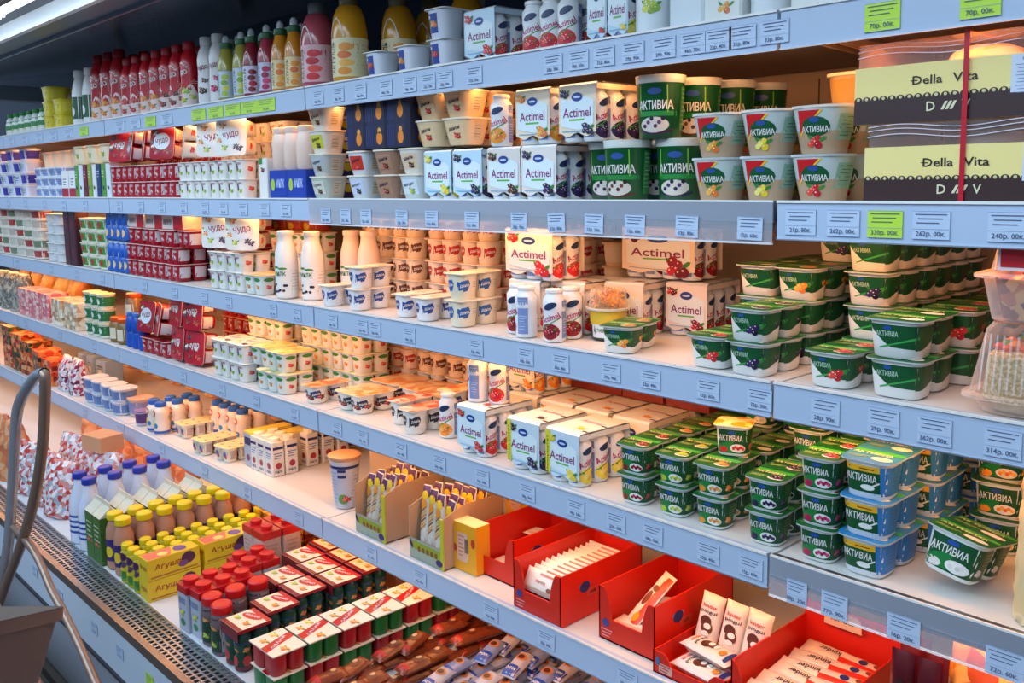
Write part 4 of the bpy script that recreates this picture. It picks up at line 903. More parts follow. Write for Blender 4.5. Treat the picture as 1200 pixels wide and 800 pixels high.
# ================================================================ THIRD SHELF
S = 2
CR = '#f2dfc6'
far = [tub(.13, .047, M('#e9e4da'), M(c), M('#eee4d4'), 3, .10) for c in ('#c8b8a8', '#b04038', '#7a8a6a', '#d8cfc0')]
block(lambda c, r, l: far[(c + l) % 4], lambda c, r, l: ['grey', 'red', 'olive', 'cream'][(c + l) % 4] + ' banded tub', S, XP(0, 300, Y0) - .12, 6, 1, 5, gx=.0)
wtb = tub(.105, .044, M('#d8dce0'), None, M('#e6e6e2'), 2.4)
block(wtb, 'plain white tub', S, XP(52, 305, Y0), 2, 1, 5, gx=.01)
mc = carton('chocolate_milk_carton', .075, .06, .118, M('#4a1a24'), 'carton', lambda g, f, s, t, a, b, h: g.disc(f, 0, h * .5, a * .5, h * .2, M('#6a2430'), 1, 14), r=.004)
block(mc, 'maroon carton', S, XP(76, 308, Y0), 2, 1, 2, gx=.005)
gtb = tub(.095, .052, M('#e6e4d8'), M('#4f9a3a'), M('#e8e2cc'), 4, .085, deco=lambda g, f, s, a, b, h: g.disc(f, 0, h * .5, a * .35, h * .25, M('#c4302a'), 3))
block(gtb, 'green banded tub with red dot', S, XP(93, 314, Y0), 3, 1, 4, gx=.006, heights=lambda c, r: 4)
blb = bottle('blue_drink_bottle', [(0, .022), (.005, .026), (.05, .024), (.06, .021), (.07, .025), (.1, .022), (.112, .016)], M('#2c62c0', .25), .012, .018, M('#b8d0ee'), lambda g, f, s, p: (g.disc(f, 0, .03, .014, .016, M('#e8c88a'), 2), g.disc(s, 0, .07, .014, .016, WHITE, 2)), 'yogurt drink')
block(blb, 'blue drink bottle', S, XP(124, 322, Y0), 4, 1, 2, gx=.006, dz=.126)
xr = XP(147, 330, Y0)
block(red4, 'red fruit yogurt pack', S, xr, 4, 1, 2)
block(red4, 'red fruit yogurt pack, set back', S, xr + .02, 6, 1, 4, y0=1.47, heights=lambda c, r: 4, dz=.0606)
block(red4, 'tilted red yogurt pack showing its lid', S, xr + .02, 4, 1, 1, z0=.122, y0=1.345, rx=.0, rot=.1, gx=.03)
ytb = tub(.10, .055, M('#f0b870'), M('#d8503a'), M('#f6d880'), 2.4, deco=lambda g, f, s, a, b, h: g.disc(f, 0, h * .5, a * .4, h * .22, M('#f6dc4a'), 3))
block(ytb, 'orange tub with yellow dot behind', S, XP(248, 335, 1.49) + .05, 4, 1, 4, y0=1.64, heights=lambda c, r: 4)
rtb = tub(.085, .056, M('#e8a078'), M('#b82a2a'), M('#f2c8a0'), 2.4, d=.085)
imu = carton('red_yogurt_box', .16, .10, .05, M('#e9dcd0'), 'yogurt', lambda g, f, s, t, a, b, h: (g.grid(f, a * .1, a, 0, h, RED, 1, 1, 1), g.text(f, 'ИММУ', -a * .45, h * .5, h * .4, INK, 2, 'c', a * .8)))
block(imu, 'flat red and cream box', S, xr + .02, 3, 1, 1, z0=.184, y0=1.36, dz=.05)
block(whi4, 'white yogurt pack lying sideways', S, XP(232, 335, Y0), 2, 1, 1, z0=.122, liftz=.062, y0=1.38, rx=math.pi / 2 - .1, gx=.05, rot=.8, d=.08)
block(whi4, 'white and green yogurt pack', S, XP(284, 345, Y0) - .252, 2, 1, 2)
mlt = G(); mlt.loft(Rr, M('#e6eae4'), 22); mlt.disc(fR, .0, .046, .018, .006, M('#3c8a3a'), 2); mlt.fruit(fR, .003, .022, .010, FR['peach'], 2, 3); mlt.disc(sR, 0, .046, .018, .006, M('#3c8a3a'), 2); mlt.fruit(sR, 0, .022, .010, FR['straw'], 2, 3)
leaf_me = mlt.build('cup')
leaf4 = multipack(leaf_me, .057, .057, .058, 2, 2, PRINT(('#f0d890', '#e8b050', '#f6e8b8', '#f2c870'), 40))
leaf6 = multipack(leaf_me, .057, .057, .058, 3, 2, PRINT(('#e8d8a0', '#d8c080', '#f2e2b0', '#9ab070'), 40))
put(leaf4, 'white leaf print yogurt pack in front of milk bottles, third shelf', XP(284, 345, Y0) + .058, Y0 + .06, SZ[2], .02)
block(leaf4, 'leaf print yogurt pack under the shelf lamp', S, XP(262, 340, Y0), 2, 1, 3, y0=1.50, gx=.02)
for i, px in enumerate([337, 357]): put(milk, ['white milk bottle with black berry print, left one, third shelf', 'white milk bottle with black berry print, right one, third shelf'][i], XP(px, 300, Y0 + .04), Y0 + .035 + .03 * i, SZ[2], .35)
for i, px in enumerate([392, 412]): put(milk_pink, ['pinkish milk bottle behind small white packs, left one, third shelf', 'pinkish milk bottle behind small white packs, right one, third shelf'][i], XP(px, 300, Y0 + .12) + .02, Y0 + .166 + .0 * i, SZ[2], .35)
dcup = white_cup(.060, .060, .055, '#eef0f2', '#2b4a94', None, 2.4, txt='данон')
dcr = white_cup(.064, .064, .058, '#f2e0c8', '#6b3d2a', None, 2.3, txt='данон')
dred = white_cup(.064, .064, .058, '#f2e2d0', '#b8282a', None, 2.3, txt='данон')
dblu = white_cup(.064, .064, .060, '#f3e8cc', '#2f62a8', None, 2.6, txt='данон')
p2 = multipack(dcup, .062, .062, .055, 1, 2, PRINT(('#f2ead8', '#e8d0a8', '#f8f2e4'), 40))
p2c = multipack(dblu, .066, .066, .060, 1, 2, PRINT(('#f6ecc8', '#f0deb0', '#faf4dc'), 40))
brn = multipack(dcr, .066, .066, .058, 2, 2, PRINT(('#f2d8a8', '#e8b878', '#f8e8c8'), 40))
rdp = multipack(dred, .066, .066, .058, 2, 2, PRINT(('#f2d8a8', '#e88860', '#f8e8c8', '#e8a050'), 40))
put(p2, 'small white yogurt pack with blue mark, leftmost, third shelf', XP(372, 360, Y0) + .03, Y0 + .064, SZ[2])
put(p2, 'small white yogurt pack with blue mark under another, third shelf', XP(403, 365, Y0) + .03, Y0 + .064, SZ[2])
put(p2, 'small white yogurt pack with blue mark stacked on top, third shelf', XP(403, 365, Y0) + .03, Y0 + .068, SZ[2] + .058, .05)
block(brn, 'cream yogurt pack with brown mark', S, XP(398, 350, 1.5) + .02, 2, 1, 4, y0=1.56)
block(rdp, 'cream yogurt pack with red mark', S, XP(462, 350, 1.5) + .05, 2, 1, 4, y0=1.56)
block(rdp, 'cream yogurt pack at the back wall', S, XP(400, 350, 1.66), 6, 1, 4, y0=1.72)
put(p2, 'white yogurt pack with pale lid left of the cream packs, third shelf', XP(453, 375, Y0) + .032, Y0 + .075, SZ[2], .02)
put(p2, 'white yogurt pack with pale lid touching the cream stack, third shelf', XP(479, 380, Y0) + .032, Y0 + .068, SZ[2], -.02)
for l in range(2): put(p2c, ['creamy yellow yogurt pack at the shelf edge, lower one', 'creamy yellow yogurt pack stacked on its twin'][l], XP(518, 385, Y0) + .036, Y0 + .068, SZ[2] + l * .063, .02 * l)
# probiotic group
ORDC = '#f5ecdc'
lp = sleeve_pack('straw', 3, 2, ORDC, name='probiotic_drink_pack')
put(lp, 'wide cream probiotic pack with watermelon print, on top, third shelf', XP(580, 310, 1.40) + .08, 1.42 + .06, SZ[2] + .116)
put(SP('straw', 2, 3, ORDC), 'cream probiotic pack with watermelon print, underneath, third shelf', XP(583, 375, 1.40) + .055, 1.43 + .08, SZ[2])
put(SP('straw', 2, 3, ORDC), 'cream probiotic pack beneath the wide one, right side', XP(583, 375, 1.40) + .160, 1.46 + .08, SZ[2])
for i, (px, y) in enumerate([(617, 0), (650, .0)]): put(PBO['cherry'], ['cherry probiotic bottle turned sideways showing its blue back', 'cherry probiotic bottle facing forward, third shelf'][i], XP(px, 390, Y0 + .03), Y0 + .03, SZ[2], -1.2 if i == 0 else .3)
put(PBO['cherry'], 'cherry probiotic bottle leaning out left of the blue backed one', XP(605, 385, Y0 + .035) - .014, Y0 + .054, SZ[2], .3)
put(PBO['cherry'], 'cherry probiotic bottle tucked between the front pair and the domed pot', XP(668, 385, Y0 + .08), Y0 + .085, SZ[2], .8)
put(SP('cherry', 2, 3, '#f2e4d8'), 'cherry probiotic pack behind the crunchy yogurt pot', XP(738, 370, 1.52) - .03, 1.52 + .08, SZ[2], .12)
put(SP('cherry', 2, 3, '#f2e4d8'), 'cherry probiotic pack right of the crunchy yogurt pot', XP(768, 370, 1.62) + .085, 1.60 + .08, SZ[2], .12)
put(sleeve_pack('cherry', 4, 2, '#f4e4d0'), 'long cream probiotic pack with red fruit on the upper layer', XP(800, 295, 1.62) - .06, 1.66, SZ[2] + .118)
rpp = tub(.09, .06, M('#efd8b4'), M('#f4e6cc'), M('#e8c89a'), 2.2, name='yogurt_pot')
block(rpp, 'round cream pot in the back', S, XP(690, 320, 1.7) - .02, 1, 1, 3, y0=1.74, gx=.01)
block(rdp, 'red marked cream pack by the round pots', S, XP(700, 320, 1.7) - .22, 1, 1, 4, y0=1.74, gx=.01)
# crunchy pot
cg = G(); Rc = rect_rings(.080, .080, .064, .84, 2.2); cg.loft(Rc, lambda z: M('#123a28') if z < .046 else M('#e8c43a'), 28); fc, sc_ = front(Rc), side(Rc)
cg.grid(fc, -.02, .02, .006, .034, M('#e8ecf0'), 4, 1, 1); cg.text(fc, 'АКТИВИА', 0, .022, .008, M('#0b6b30'), 2, 'c', .032)
rim = G(); rim.loft([(0, .047, .047, 2), (.004, .048, .048, 2)], M('#dfe6e0'), 28)
dm = G(); dm.loft([(0, .041, .041, 2.2), (.006, .0405, .0405, 2.2), (.036, .037, .037, 2.2), (.040, .034, .034, 2.2)], CLEAR('#fff4e0', .07), 26)
fk = G(); rn = random.Random(3)
for k in range(260):
    a, r = rn.uniform(0, 6.28), .034 * rn.random() ** .5; z = rn.uniform(.003, .034); s = rn.uniform(.003, .006)
    p = Vector((r * math.cos(a), r * math.sin(a), z)); q = [Vector([rn.uniform(-1, 1) for _ in range(3)]).normalized() * s for _ in range(4)]
    fk.add([p + v for v in q], [(0, 1, 2), (0, 2, 3), (0, 3, 1), (1, 3, 2)], M(['#f09a0c', '#d8780a', '#f6b828'][k % 3]))
crunch = Proto('crunchy_yogurt_pot', 'yogurt', .096, .096, .08, cg.build('pot'), [('rim', rim.build('rim'), (0, 0, .064)), ('clear_dome', dm.build('clear_dome'), (0, 0, .068), 'clear dome lid', [('corn_flakes', fk.build('corn_flakes', False), (0, 0, 0), 'golden corn flakes')])])
put(crunch, 'round yogurt pot topped with a clear dome of golden flakes', XP(700, 390, Y0 + .09), Y0 + .125, SZ[2], .2)
GW = {f: green_pack(f, 'white', .082, .07, .055) for f in ('peach', 'berry', 'straw', 'plain', 'cherry')}
g1 = green_pack('peach', 'white', .076, .068, .050)
put(g1, 'green yogurt pack with orange fruit in front of the flake pot', XP(694, 412, Y0) + .04, Y0 + .07, SZ[2], .25)
# the large green block
def lk(f): return {'peach': 'orange fruit', 'berry': 'dark berry', 'straw': 'red berry', 'plain': 'plain', 'cherry': 'cherry'}[f]
dzg = .058
def stack(x, y, hs, flv, words, shelf=2, rz=0, P=GW, zz=0):
    for l in range(hs[0], hs[1]):
        f = flv[l % len(flv)]
        put(P[f], f'{words}, {"bottom" if l == 0 else ORD[l]} of its stack', x, y, SZ[shelf] + zz + l * P[f].h, rz + random.uniform(-.03, .03), group='green yogurt packs')
A = XP(800, 433, Y0); B_ = XP(848, 445, Y0); C_ = XP(940, 450, Y0)
stack(A + .043, Y0 + .073, (0, 1), ['straw'], 'green yogurt pack at the shelf edge, leftmost of the block')
for r in range(1, 4): stack(A + .045 + .004 * r, Y0 + .073 + .1468 * r, (0, 3), ['plain', 'peach', 'plain'], f'green yogurt pack in the left column, {ORD[r]} row')
stack(B_ + .044, Y0 + .064, (0, 2), ['berry', 'berry'], 'blueberry green yogurt pack in the front middle')
for r in range(1, 4): stack(B_ + .048, Y0 + .066 + .1468 * r, (0, 4 if r > 1 else 3), ['berry', 'plain', 'peach'], f'green yogurt pack in the middle column, {ORD[r]} row')
stack(C_ + .040, Y0 + .073, (0, 1), ['straw'], 'red berry green yogurt pack right of the blueberry ones')
for r in range(1, 4): stack(C_ + .03, Y0 + .070 + .1468 * r, (0, 4), ['berry', 'plain', 'berry', 'plain'], f'green yogurt pack in the right column, {ORD[r]} row')
E_ = XP(1008, 462, Y0)
GP = {'plain': green_pack('plain', 'white', .088, .074, .057), 'straw': green_pack('straw', 'white', .088, .074, .057)}
for l in range(2): put(GP['plain'], ['plain green yogurt pack at the edge, lower one', 'plain green yogurt pack stacked on its twin'][l], E_ + .046 + (.0 if l == 0 else -.002), Y0 + .077, SZ[2] + l * .0605, .02)
for r in range(1, 3):
    for l in range(2): put(GP['straw' if (r, l) == (1, 1) else 'plain'], f'green yogurt pack behind the plain pair, {ORD[r]} row, {["lower", "upper"][l]} layer', E_ + .052 + .01 * r, Y0 + .077 + .156 * r, SZ[2] + l * .0605, .03)
# clamshell salads
def clamshell(w, d, h, food, cols, lab=None, th=.022, fh=None):
    fh = fh or h * .62
    g = G(); R = [(0, w * .36, d * .36, 5), (.004, w * .40, d * .40, 5), (th, w * .46, d * .46, 5), (th + .001, w * .52, d * .52, 5), (th + .005, w * .52, d * .52, 5)]
    g.loft(R, CLEAR('#fff4ee', .16), 36, True, False)
    L = G(); RL = [(th + .005, w * .52, d * .52, 5), (th + .008, w * .47, d * .47, 5), (h * .6, w * .42, d * .42, 5), (h * .92, w * .38, d * .38, 5), (h, w * .34, d * .34, 5)]; L.loft(RL, CLEAR('#ffeee0', .07), 36, False, True)
    f, s = front(RL), side(RL)
    for k in range(16): u = -w * .36 + k * w * .048; L.grid(f, u, u + .003, .006 + th + .006, h * .88, CLEAR('#ffffff', .22), 1, 4, 2); L.grid(s, u * d / w, u * d / w + .003, .006 + th + .006, h * .88, CLEAR('#ffffff', .22), 1, 4, 2)
    F = G(); F.loft([(.005, w * .34, d * .34, 4), (th, w * .40, d * .40, 4), (fh * .92, w * .37, d * .37, 4), (fh, w * .32, d * .32, 3)], food, 40)
    rn = random.Random(5)
    for k in range(90):
        x, y = rn.uniform(-.3, .3) * w, rn.uniform(-.3, .3) * d; c = M(cols[k % len(cols)]); r = rn.uniform(.006, .013); t = rn.uniform(0, 3)
        F.loft([(fh - .002, r * .6, r * .5, 2, x, y), (fh + r * .6, r, r * .8, 2, x, y), (fh + r * 1.1, r * .4, r * .3, 2, x, y)], c, 9)
    parts = [('clear_lid', L.build('clear_lid'), (0, 0, 0), 'clear ribbed lid'), ('food', F.build('food'), (0, 0, 0), None)]
    if lab:
        q = G(); fn = front(RL); q.grid(lambda u, v, o: (u, -d * .43, v + 0), -w * .32, w * .36, th + .012, h * .98, M('#f2e8e8'), 1, 1, 1); q.grid(lambda u, v, o: (u, -d * .43 - .001, v), -w * .30, w * .34, th + .017, h * .94, M('#cf1424'), 1, 1, 1); q.text(lambda u, v, o: (u, -d * .43 - .002, v), 'СЫР', w * .02, (th + h) / 2 + .006, .018, WHITE, 2, 'l'); parts.append(('red_label', q.build('red_label', False), (0, 0, 0), 'red label with white letters'))
    return Proto('salad_box', 'salad box', w, d, h, g.build('tray'), parts)
sal = clamshell(.19, .16, .128, PRINT(('#c0b48c', '#a8a070', '#d8ccaa', '#b0a078', '#e0d6b8'), 320, .7), ['#5aa02c', '#e8541c', '#f08a2c', '#7ab83a', '#d8321c'], fh=.088)
cak = clamshell(.19, .16, .116, PRINT(('#7a3418', '#4a1e10', '#a85a2c', '#c89858'), 60, .5), ['#e0702c', '#b03a18', '#e8b060'], True, th=.062, fh=.05)
xsal = XP(1122, 475, 1.30)
put(sal, 'clear salad box with grated salad and green pepper, bottom one', -.412, 1.325 + .085, SZ[2] + .001, .03)
put(cak, 'clear box with brown food and red label, on the salad box', -.403, 1.33 + .085, SZ[2] + .1295, .02)
# ================================================================ FOURTH SHELF
S = 3
bg1 = bag('plastic_bag', .16, .10, .19, PRINT(('#7a7a70', '#98968c', '#5f6058', '#b0aea4'), 80, .3), 'bag', 2)
for i in range(3): put(bg1, 'grey plastic bag, ' + ORD[i] + ' from left, fourth shelf', XP(0, 365, Y0) - .1 + .17 * i, Y0 + .06, SZ[3], .2)
pg = carton('sliced_ham_pack', .15, .10, .022, PRINT(('#e8808a', '#f0b0a8', '#d85a6a', '#f6d8c8'), 40), 'meat pack', r=.006)
block(pg, 'pink flat pack', S, XP(22, 370, Y0), 3, 1, 6, gx=.01, rot=.06)
wf = carton('sliced_cheese_pack', .17, .12, .02, PRINT(('#f2e2c4', '#d8b890', '#fdf2dc', '#b88a60'), 30), 'cheese pack', r=.006)
block(wf, 'flat cream cheese pack', S, XP(22, 370, Y0) + .50, 2, 1, 6, gx=.02, rot=.12, heights=lambda c, r: 6 - c // 2)
ofl = bag('cheese_bag', .20, .12, .15, PRINT(('#f8b04a', '#f6d07a', '#e88a30', '#fae0a0'), 18, .35), 'bag', 6)
block(ofl, 'orange yellow cheese bag at the back', S, XP(10, 350, 1.6), 5, 1, 1, y0=1.62, rot=.1, gx=.04)
gws = tub(.072, .062, M('#e8ecdf'), M('#2e7a48'), M('#e8d8b0'), 2.4, deco=lambda g, f, s, a, b, h: g.disc(f, 0, h * .5, a * .4, h * .2, WHITE, 3))
block(gws, 'white pot with green label', S, XP(97, 392, Y0), 3, 1, 3, gx=.008)
spr = bottle('spread_jar', [(0, .028), (.004, .034), (.075, .034), (.085, .028)], M('#8a6a3a', .2), .018, .03, M('#e8581c'), lambda g, f, s, p: g.grid(f, -.03, .03, .015, .06, M('#e8dcc0'), 8, 1, 1), 'jar')
block(spr, 'brown jar with orange cap', S, XP(126, 400, Y0), 2, 1, 1, gx=.006)
put(spr, 'jar with orange cap on top of other jars, fourth shelf', XP(140, 365, Y0) + .03, Y0 + .05, SZ[3] + .108)
blb2 = bottle('blue_drink_bottle', [(0, .022), (.005, .026), (.05, .024), (.06, .021), (.07, .025), (.11, .022), (.125, .016)], M('#1c52b8', .25), .014, .018, M('#3a7ad8'), None, 'yogurt drink')
block(blb2, 'blue drink bottle', S, XP(147, 410, Y0) - .02, 3, 1, 1, gx=.01)
xr = XP(163, 415, Y0)
block(red4, 'red fruit yogurt pack', S, xr, 2, 1, 1, rot=.06)
block(lambda c, r, l: red4s if c % 2 == 0 else red4, 'tilted red yogurt pack showing its lid', S, xr, 2, 1, 1, z0=.062, liftz=.066, rx=math.pi / 2 - .2, gx=.008, rot=.3, d=.08, y0=1.37)
block(red4, 'red fruit yogurt pack standing on edge', S, xr + .26, 2, 1, 2, dz=.121, liftz=.060, rx=math.pi / 2 - .12, y0=1.38, gx=.012, rot=.2, d=.08)
xw = XP(246, 440, Y0)
block(whi4, 'white fruit yogurt pack', S, xw, 2, 1, 2, gx=.0)
orp = multipack(rc_me, .057, .057, .058, 2, 2, M('#d8603a'), marks=fruit_lid_marks('', '#ffffff', ['peach', 'straw']))
block(orp, 'red yogurt pack with orange lid in the back', S, xr + .1, 5, 1, 4, y0=1.63, dz=.0606)
block(leaf4, 'yellow lidded cup pack behind', S, xw, 2, 1, 3, y0=1.48)
xl = XP(298, 455, Y0)
put(leaf6, 'wide leaf print yogurt pack at the shelf edge, fourth shelf', xl + .09, Y0 + .06, SZ[3], .02)
put(leaf4, 'yellow lidded leaf print pack on top of the wide pack', xl + .10, Y0 + .075, SZ[3] + .061, -.02)
put(leaf4, 'yellow lidded pack beside another on the upper layer', xl - .03, Y0 + .09, SZ[3] + .061, .04)
block(leaf6, 'leaf print pack in the back row', S, xl - .01, 2, 1, 3, y0=1.51, gx=.002)
ob = multipack(white_cup(.064, .064, .050, '#f2ede2', '#2b3f80', 'cherry', 2.3, txt='данон'), .066, .066, .050, 1, 2, PRINT(('#f2b070', '#e88a48', '#f8d8a8', '#d8683a'), 40))
ob2 = multipack(white_cup(.064, .064, .050, '#f2ede2', '#1e2c50', 'cherry', 2.3, txt='данон'), .066, .066, .050, 2, 2, PRINT(('#f0b878', '#e89850', '#f8dcb0', '#f2c890'), 40))
bk2 = multipack(white_cup(.060, .060, .060, '#f0ece4', '#262430', None, 2.3, txt='данон'), .062, .062, .060, 1, 2, PRINT(('#e88868', '#f0b898', '#d8583a', '#f4dcc8'), 40))
put(ob, 'single white yogurt pack with cherry mark, fourth shelf front', XP(352, 470, Y0) + .034, Y0 + .068, SZ[3])
put(ob2, 'orange lidded white yogurt pack, fourth shelf front', XP(390, 472, 1.37) + .066, 1.37 + .068, SZ[3])
block(ob2, 'orange lidded yogurt pack in the middle rows', S, xl + .365, 3, 1, 1, y0=1.52)
block(rdp, 'red marked cream yogurt pack at the back', S, XP(392, 430, 1.66), 3, 1, 3, y0=1.66)
block(brn, 'brown marked cream yogurt pack at the back', S, XP(392, 430, 1.66) + .42, 3, 1, 3, y0=1.67)
put(bk2, 'red lidded white cup pair nearest the shelf edge, fourth shelf', XP(466, 505, Y0) + .03, Y0 + .064, SZ[3])
put(bk2, 'red lidded white cup pair behind and left of another', XP(448, 490, 1.37) + .03, 1.38 + .064, SZ[3], .05)
block(rtb, 'salmon and red tub at the back', 3, xl + .30, 5, 1, 4, y0=1.83)
block(ob, 'dark marked white yogurt pack beside the probiotic packs', S, XP(505, 505, 1.42), 1, 2, 2, y0=1.43)
# probiotic packs, fourth shelf
x1 = XP(533, 525, Y0)
put(SP('straw', 2, 3, '#d4e8f2'), 'pale probiotic pack with red fruit, fourth shelf front', x1 + .055, Y0 + .08, SZ[3], .0)
put(PBO['peach'], 'probiotic bottle standing alone left of the pale pack', XP(519, 505, Y0 + .05), Y0 + .07, SZ[3], .3)
put(SP('berry', 2, 3, '#d4e4ee', True), 'probiotic pack with yellow strip and coconut print, fourth shelf', XP(592, 548, Y0) + .055, Y0 + .08, SZ[3])
put(SP('lemon', 2, 3, '#d4e4f0', True), 'probiotic pack with yellow strip and honey fruit, fourth shelf', XP(637, 565, Y0) + .058, Y0 + .078, SZ[3], -.05)
for i in range(4):
    for r in range(1, 3): put(SP('peach', 2, 3, '#f4ead8'), f'cream topped probiotic pack, {ORD[i]} from left, {ORD[r]} row, fourth shelf', x1 + .055 + .112 * i, Y0 + .08 + .165 * r, SZ[3], .03 * (i % 2), group='cream probiotic packs behind the front ones')
put(PBO['straw'], 'probiotic bottle with red tomato colour on top of the pack', XP(585, 450, 1.42), 1.42, SZ[3] + .116, .4)
put(PBO['straw'], 'probiotic bottle showing its blue back on top of the pack', XP(560, 450, 1.40), 1.40, SZ[3] + .116, -1.2)
put(SP('peach', 2, 3, '#f6e8cc'), 'cream probiotic pack standing upon others, fourth shelf', XP(612, 450, 1.56) + .03, 1.60, SZ[3] + .116)
rbx = carton('red_yogurt_box', .12, .10, .055, M('#8a2f22'), 'yogurt', lambda g, f, s, t, a, b, h: (g.fruit(f, 0, h * .5, a * .3, FR['peach'], 1, 2), g.text(f, 'ИММУ', -a * .45, h * .6, h * .3, M('#f0d8b0'), 2, 'c', a * .8), g.grid(t, -a * .9, a * .9, -b * .9, b * .9, M('#b05a3c'), 1, 1, 1), g.fruit(t, 0, 0, a * .3, FR['lemon'], 2, 3)))
block(rbx, 'brown red box behind the probiotic packs', S, XP(655, 470, 1.70), 4, 1, 2, y0=1.66, z0=.1155)
# green packs, fourth shelf
GF = {f: green_pack(f, 'full', .068, .066, .056) for f in ('cherry', 'apple', 'peach', 'berry', 'rasp', 'plain', 'straw')}
GBL = green_pack('plain', 'blue', .080, .072, .060, ('#3a9ac8', '#e8d86a', '#2d7fc8', '#f2e8a0'))
FN = {'cherry': 'cherry', 'apple': 'apple green', 'peach': 'orange fruit', 'berry': 'blueberry', 'rasp': 'raspberry pink', 'plain': 'plain', 'straw': 'strawberry'}
cols4 = [(718, 590, 'cherry'), (762, 607, 'apple'), (806, 622, 'peach'), (866, 640, 'berry'), (926, 658, 'rasp')]
for i, (px, py, f) in enumerate(cols4):
    x = XP(px, py, Y0) + .036
    for l in range(2 if i < 4 else 3): put(GF[f], f'{FN[f]} green yogurt pack at the shelf edge, {["lower", "middle", "upper"][l] if i == 4 else ["lower", "upper"][l]} one', x, Y0 + .07, SZ[3] + l * .0592, .06, group='green yogurt packs on the fourth shelf')
    for r in range(1, 4):
        ff = ['apple', 'peach', 'straw', 'plain', 'berry'][(i + r) % 5]
        for l in range([2, 3, 3, 3, 3][i] if r > 1 or i > 2 else 2):
            put(GF[ff], f'{FN[ff]} green yogurt pack, {ORD[i]} column, {ORD[r]} row, {["bottom", "middle", "upper"][l]} layer, fourth shelf', x + .004 * r, Y0 + .07 + .1395 * r, SZ[3] + l * .0592, .03, group='green yogurt packs on the fourth shelf')
xt = XP(806, 545, Y0 + .03)
cup1 = Proto('yogurt_cup', 'yogurt', .066, .064, .06, GF['straw'].parts[0][1], [('foil_lid', lid_mesh(.070, .068, PRINT(('#f6e46a', '#f2a02c', '#fdf6c0'), 50)), (0, 0, .056))])
put(cup1, 'single cup set at a slant on the orange fruit pack', xt + .055, Y0 + .10, SZ[3] + .120, .4)
put(GF['apple'], 'green yogurt pack with lit yellow lid behind the single cup', xt + .10, Y0 + .22, SZ[3] + .1785, .2) if False else None
xbl = XP(976, 672, Y0)
for l in range(3): put(GBL, f'blue sided yogurt pack at the shelf edge, {["bottom", "middle", "top"][l]} of three', xbl + .043, Y0 + .076, SZ[3] + l * .0632, .02 * (l - 1), group='blue sided yogurt packs')
for r in range(1, 3):
    for l in range(3): put(GBL, f'blue sided yogurt pack, {ORD[r]} row back, {["bottom", "middle", "top"][l]} of three', xbl + .048 + .008 * r, Y0 + .076 + .154 * r, SZ[3] + l * .0632, .03, group='blue sided yogurt packs')
xq = XP(1125, 600, 1.58)
GY = green_pack('peach', 'full', .080, .074, .058, ('#0d6b30', '#f2e060', '#0b5a28', '#f6f0d0'))
for c in range(2):
    for l in range(3): put(GY, f'green yogurt pack with pale spoon print, {["left", "right"][c]} stack at the back, {["bottom", "middle", "top"][l]}', xq + .046 + .095 * c, 1.58 + .08, SZ[3] + l * .0615, .1, group='green yogurt packs in the right corner')
tp = green_pack('plain', 'full', .090, .068, .064, ('#d8d4c8', '#e8e4d8', '#f0ece0'))
put(tp, 'toppled yogurt pack leaning on its edge with pale sides', XP(1122, 640, 1.42), 1.435, SZ[3] + .0195, -.05, rx=-.20, ry=.19)
pb = bag('paper_bag', .10, .09, .20, PRINT(('#e8c890', '#f0d8a8', '#d8b070'), 12, .7), 'bag', 9, lambda g, f, s, a, b, h: g.lines(f, -a * .6, a * .6, h * .5, 8, h * .05, M('#b08850'), h * .01, 2))
put(pb, 'crumpled tan paper bag at the right end of the fourth shelf', XP(1178, 670, Y0) + .047, Y0 + .055, SZ[3], .2)
# ================================================================ FIFTH SHELF
S = 4
orb = bag('meat_bag', .20, .12, .18, PRINT(('#c85a1c', '#7a2c10', '#e8943a', '#3a3018', '#e86a2c'), 16, .3), 'bag', 3)
smk = [carton('sliced_sausage_pack', .15, .11, .024, PRINT(cols, 45), 'meat pack', r=.008) for cols in (('#d8401c', '#e8783a', '#b8281c', '#f0b070'), ('#2c3a20', '#4a5a2c', '#c8502a', '#1c2414'), ('#e86a2c', '#f09a58', '#c83a1c', '#7a2414'), ('#7a3a1c', '#b8682c', '#3a3a20', '#e0904a'))]
block(lambda c, r, l: smk[(c * 3 + l * 2 + (l > 4)) % 4], lambda c, r, l: ['red orange', 'dark green', 'bright orange', 'brown'][(c * 3 + l * 2 + (l > 4)) % 4] + ' sausage pack', S, XP(60, 460, Y0) - .80, 5, 1, 9, rot=.10, gx=.016, jit=.006, heights=lambda c, r: 9 - c)
bl = bag('frozen_food_bag', .14, .10, .16, PRINT(('#d8dce8', '#b03a58', '#f2f0f4', '#6a2848', '#c8ccd8'), 70, .3), 'bag', 4)
block(bl, 'white and plum coloured bag', S, XP(64, 462, Y0), 2, 1, 1, rot=.3)
blu = tub(.10, .055, M('#c8d4e4', .2), M('#5c84c0'), CLEAR('#dfe8f4', .5), 3, name='cheese_tub')
block(blu, 'pale blue cheese tub', S, XP(92, 475, Y0) + .04, 4, 1, 2, gx=.008, rot=.1)
tri = carton('cheese_wedge_box', .10, .09, .13, M('#9ab8dc'), 'cheese', lambda g, f, s, t, a, b, h: (g.disc(f, 0, h * .5, a * .5, h * .2, M('#e8ecf4'), 1), g.lines(f, -a * .5, a * .5, h * .8, 2, h * .1, NAVY, h * .03, 1)), r=.004)
block(tri, 'light blue cheese box', S, XP(92, 470, 1.5), 3, 1, 1, y0=1.5, rot=.3, gx=.03)
chk = bag('cheese_bag', .18, .12, .17, PRINT(('#f0a850', '#f6c888', '#d8702c', '#fbe0b0'), 20, .35), 'bag', 8)
block(chk, 'orange cheese bag at the back', S, XP(85, 440, 1.66), 11, 1, 1, y0=1.78, rot=.05, gx=.015)
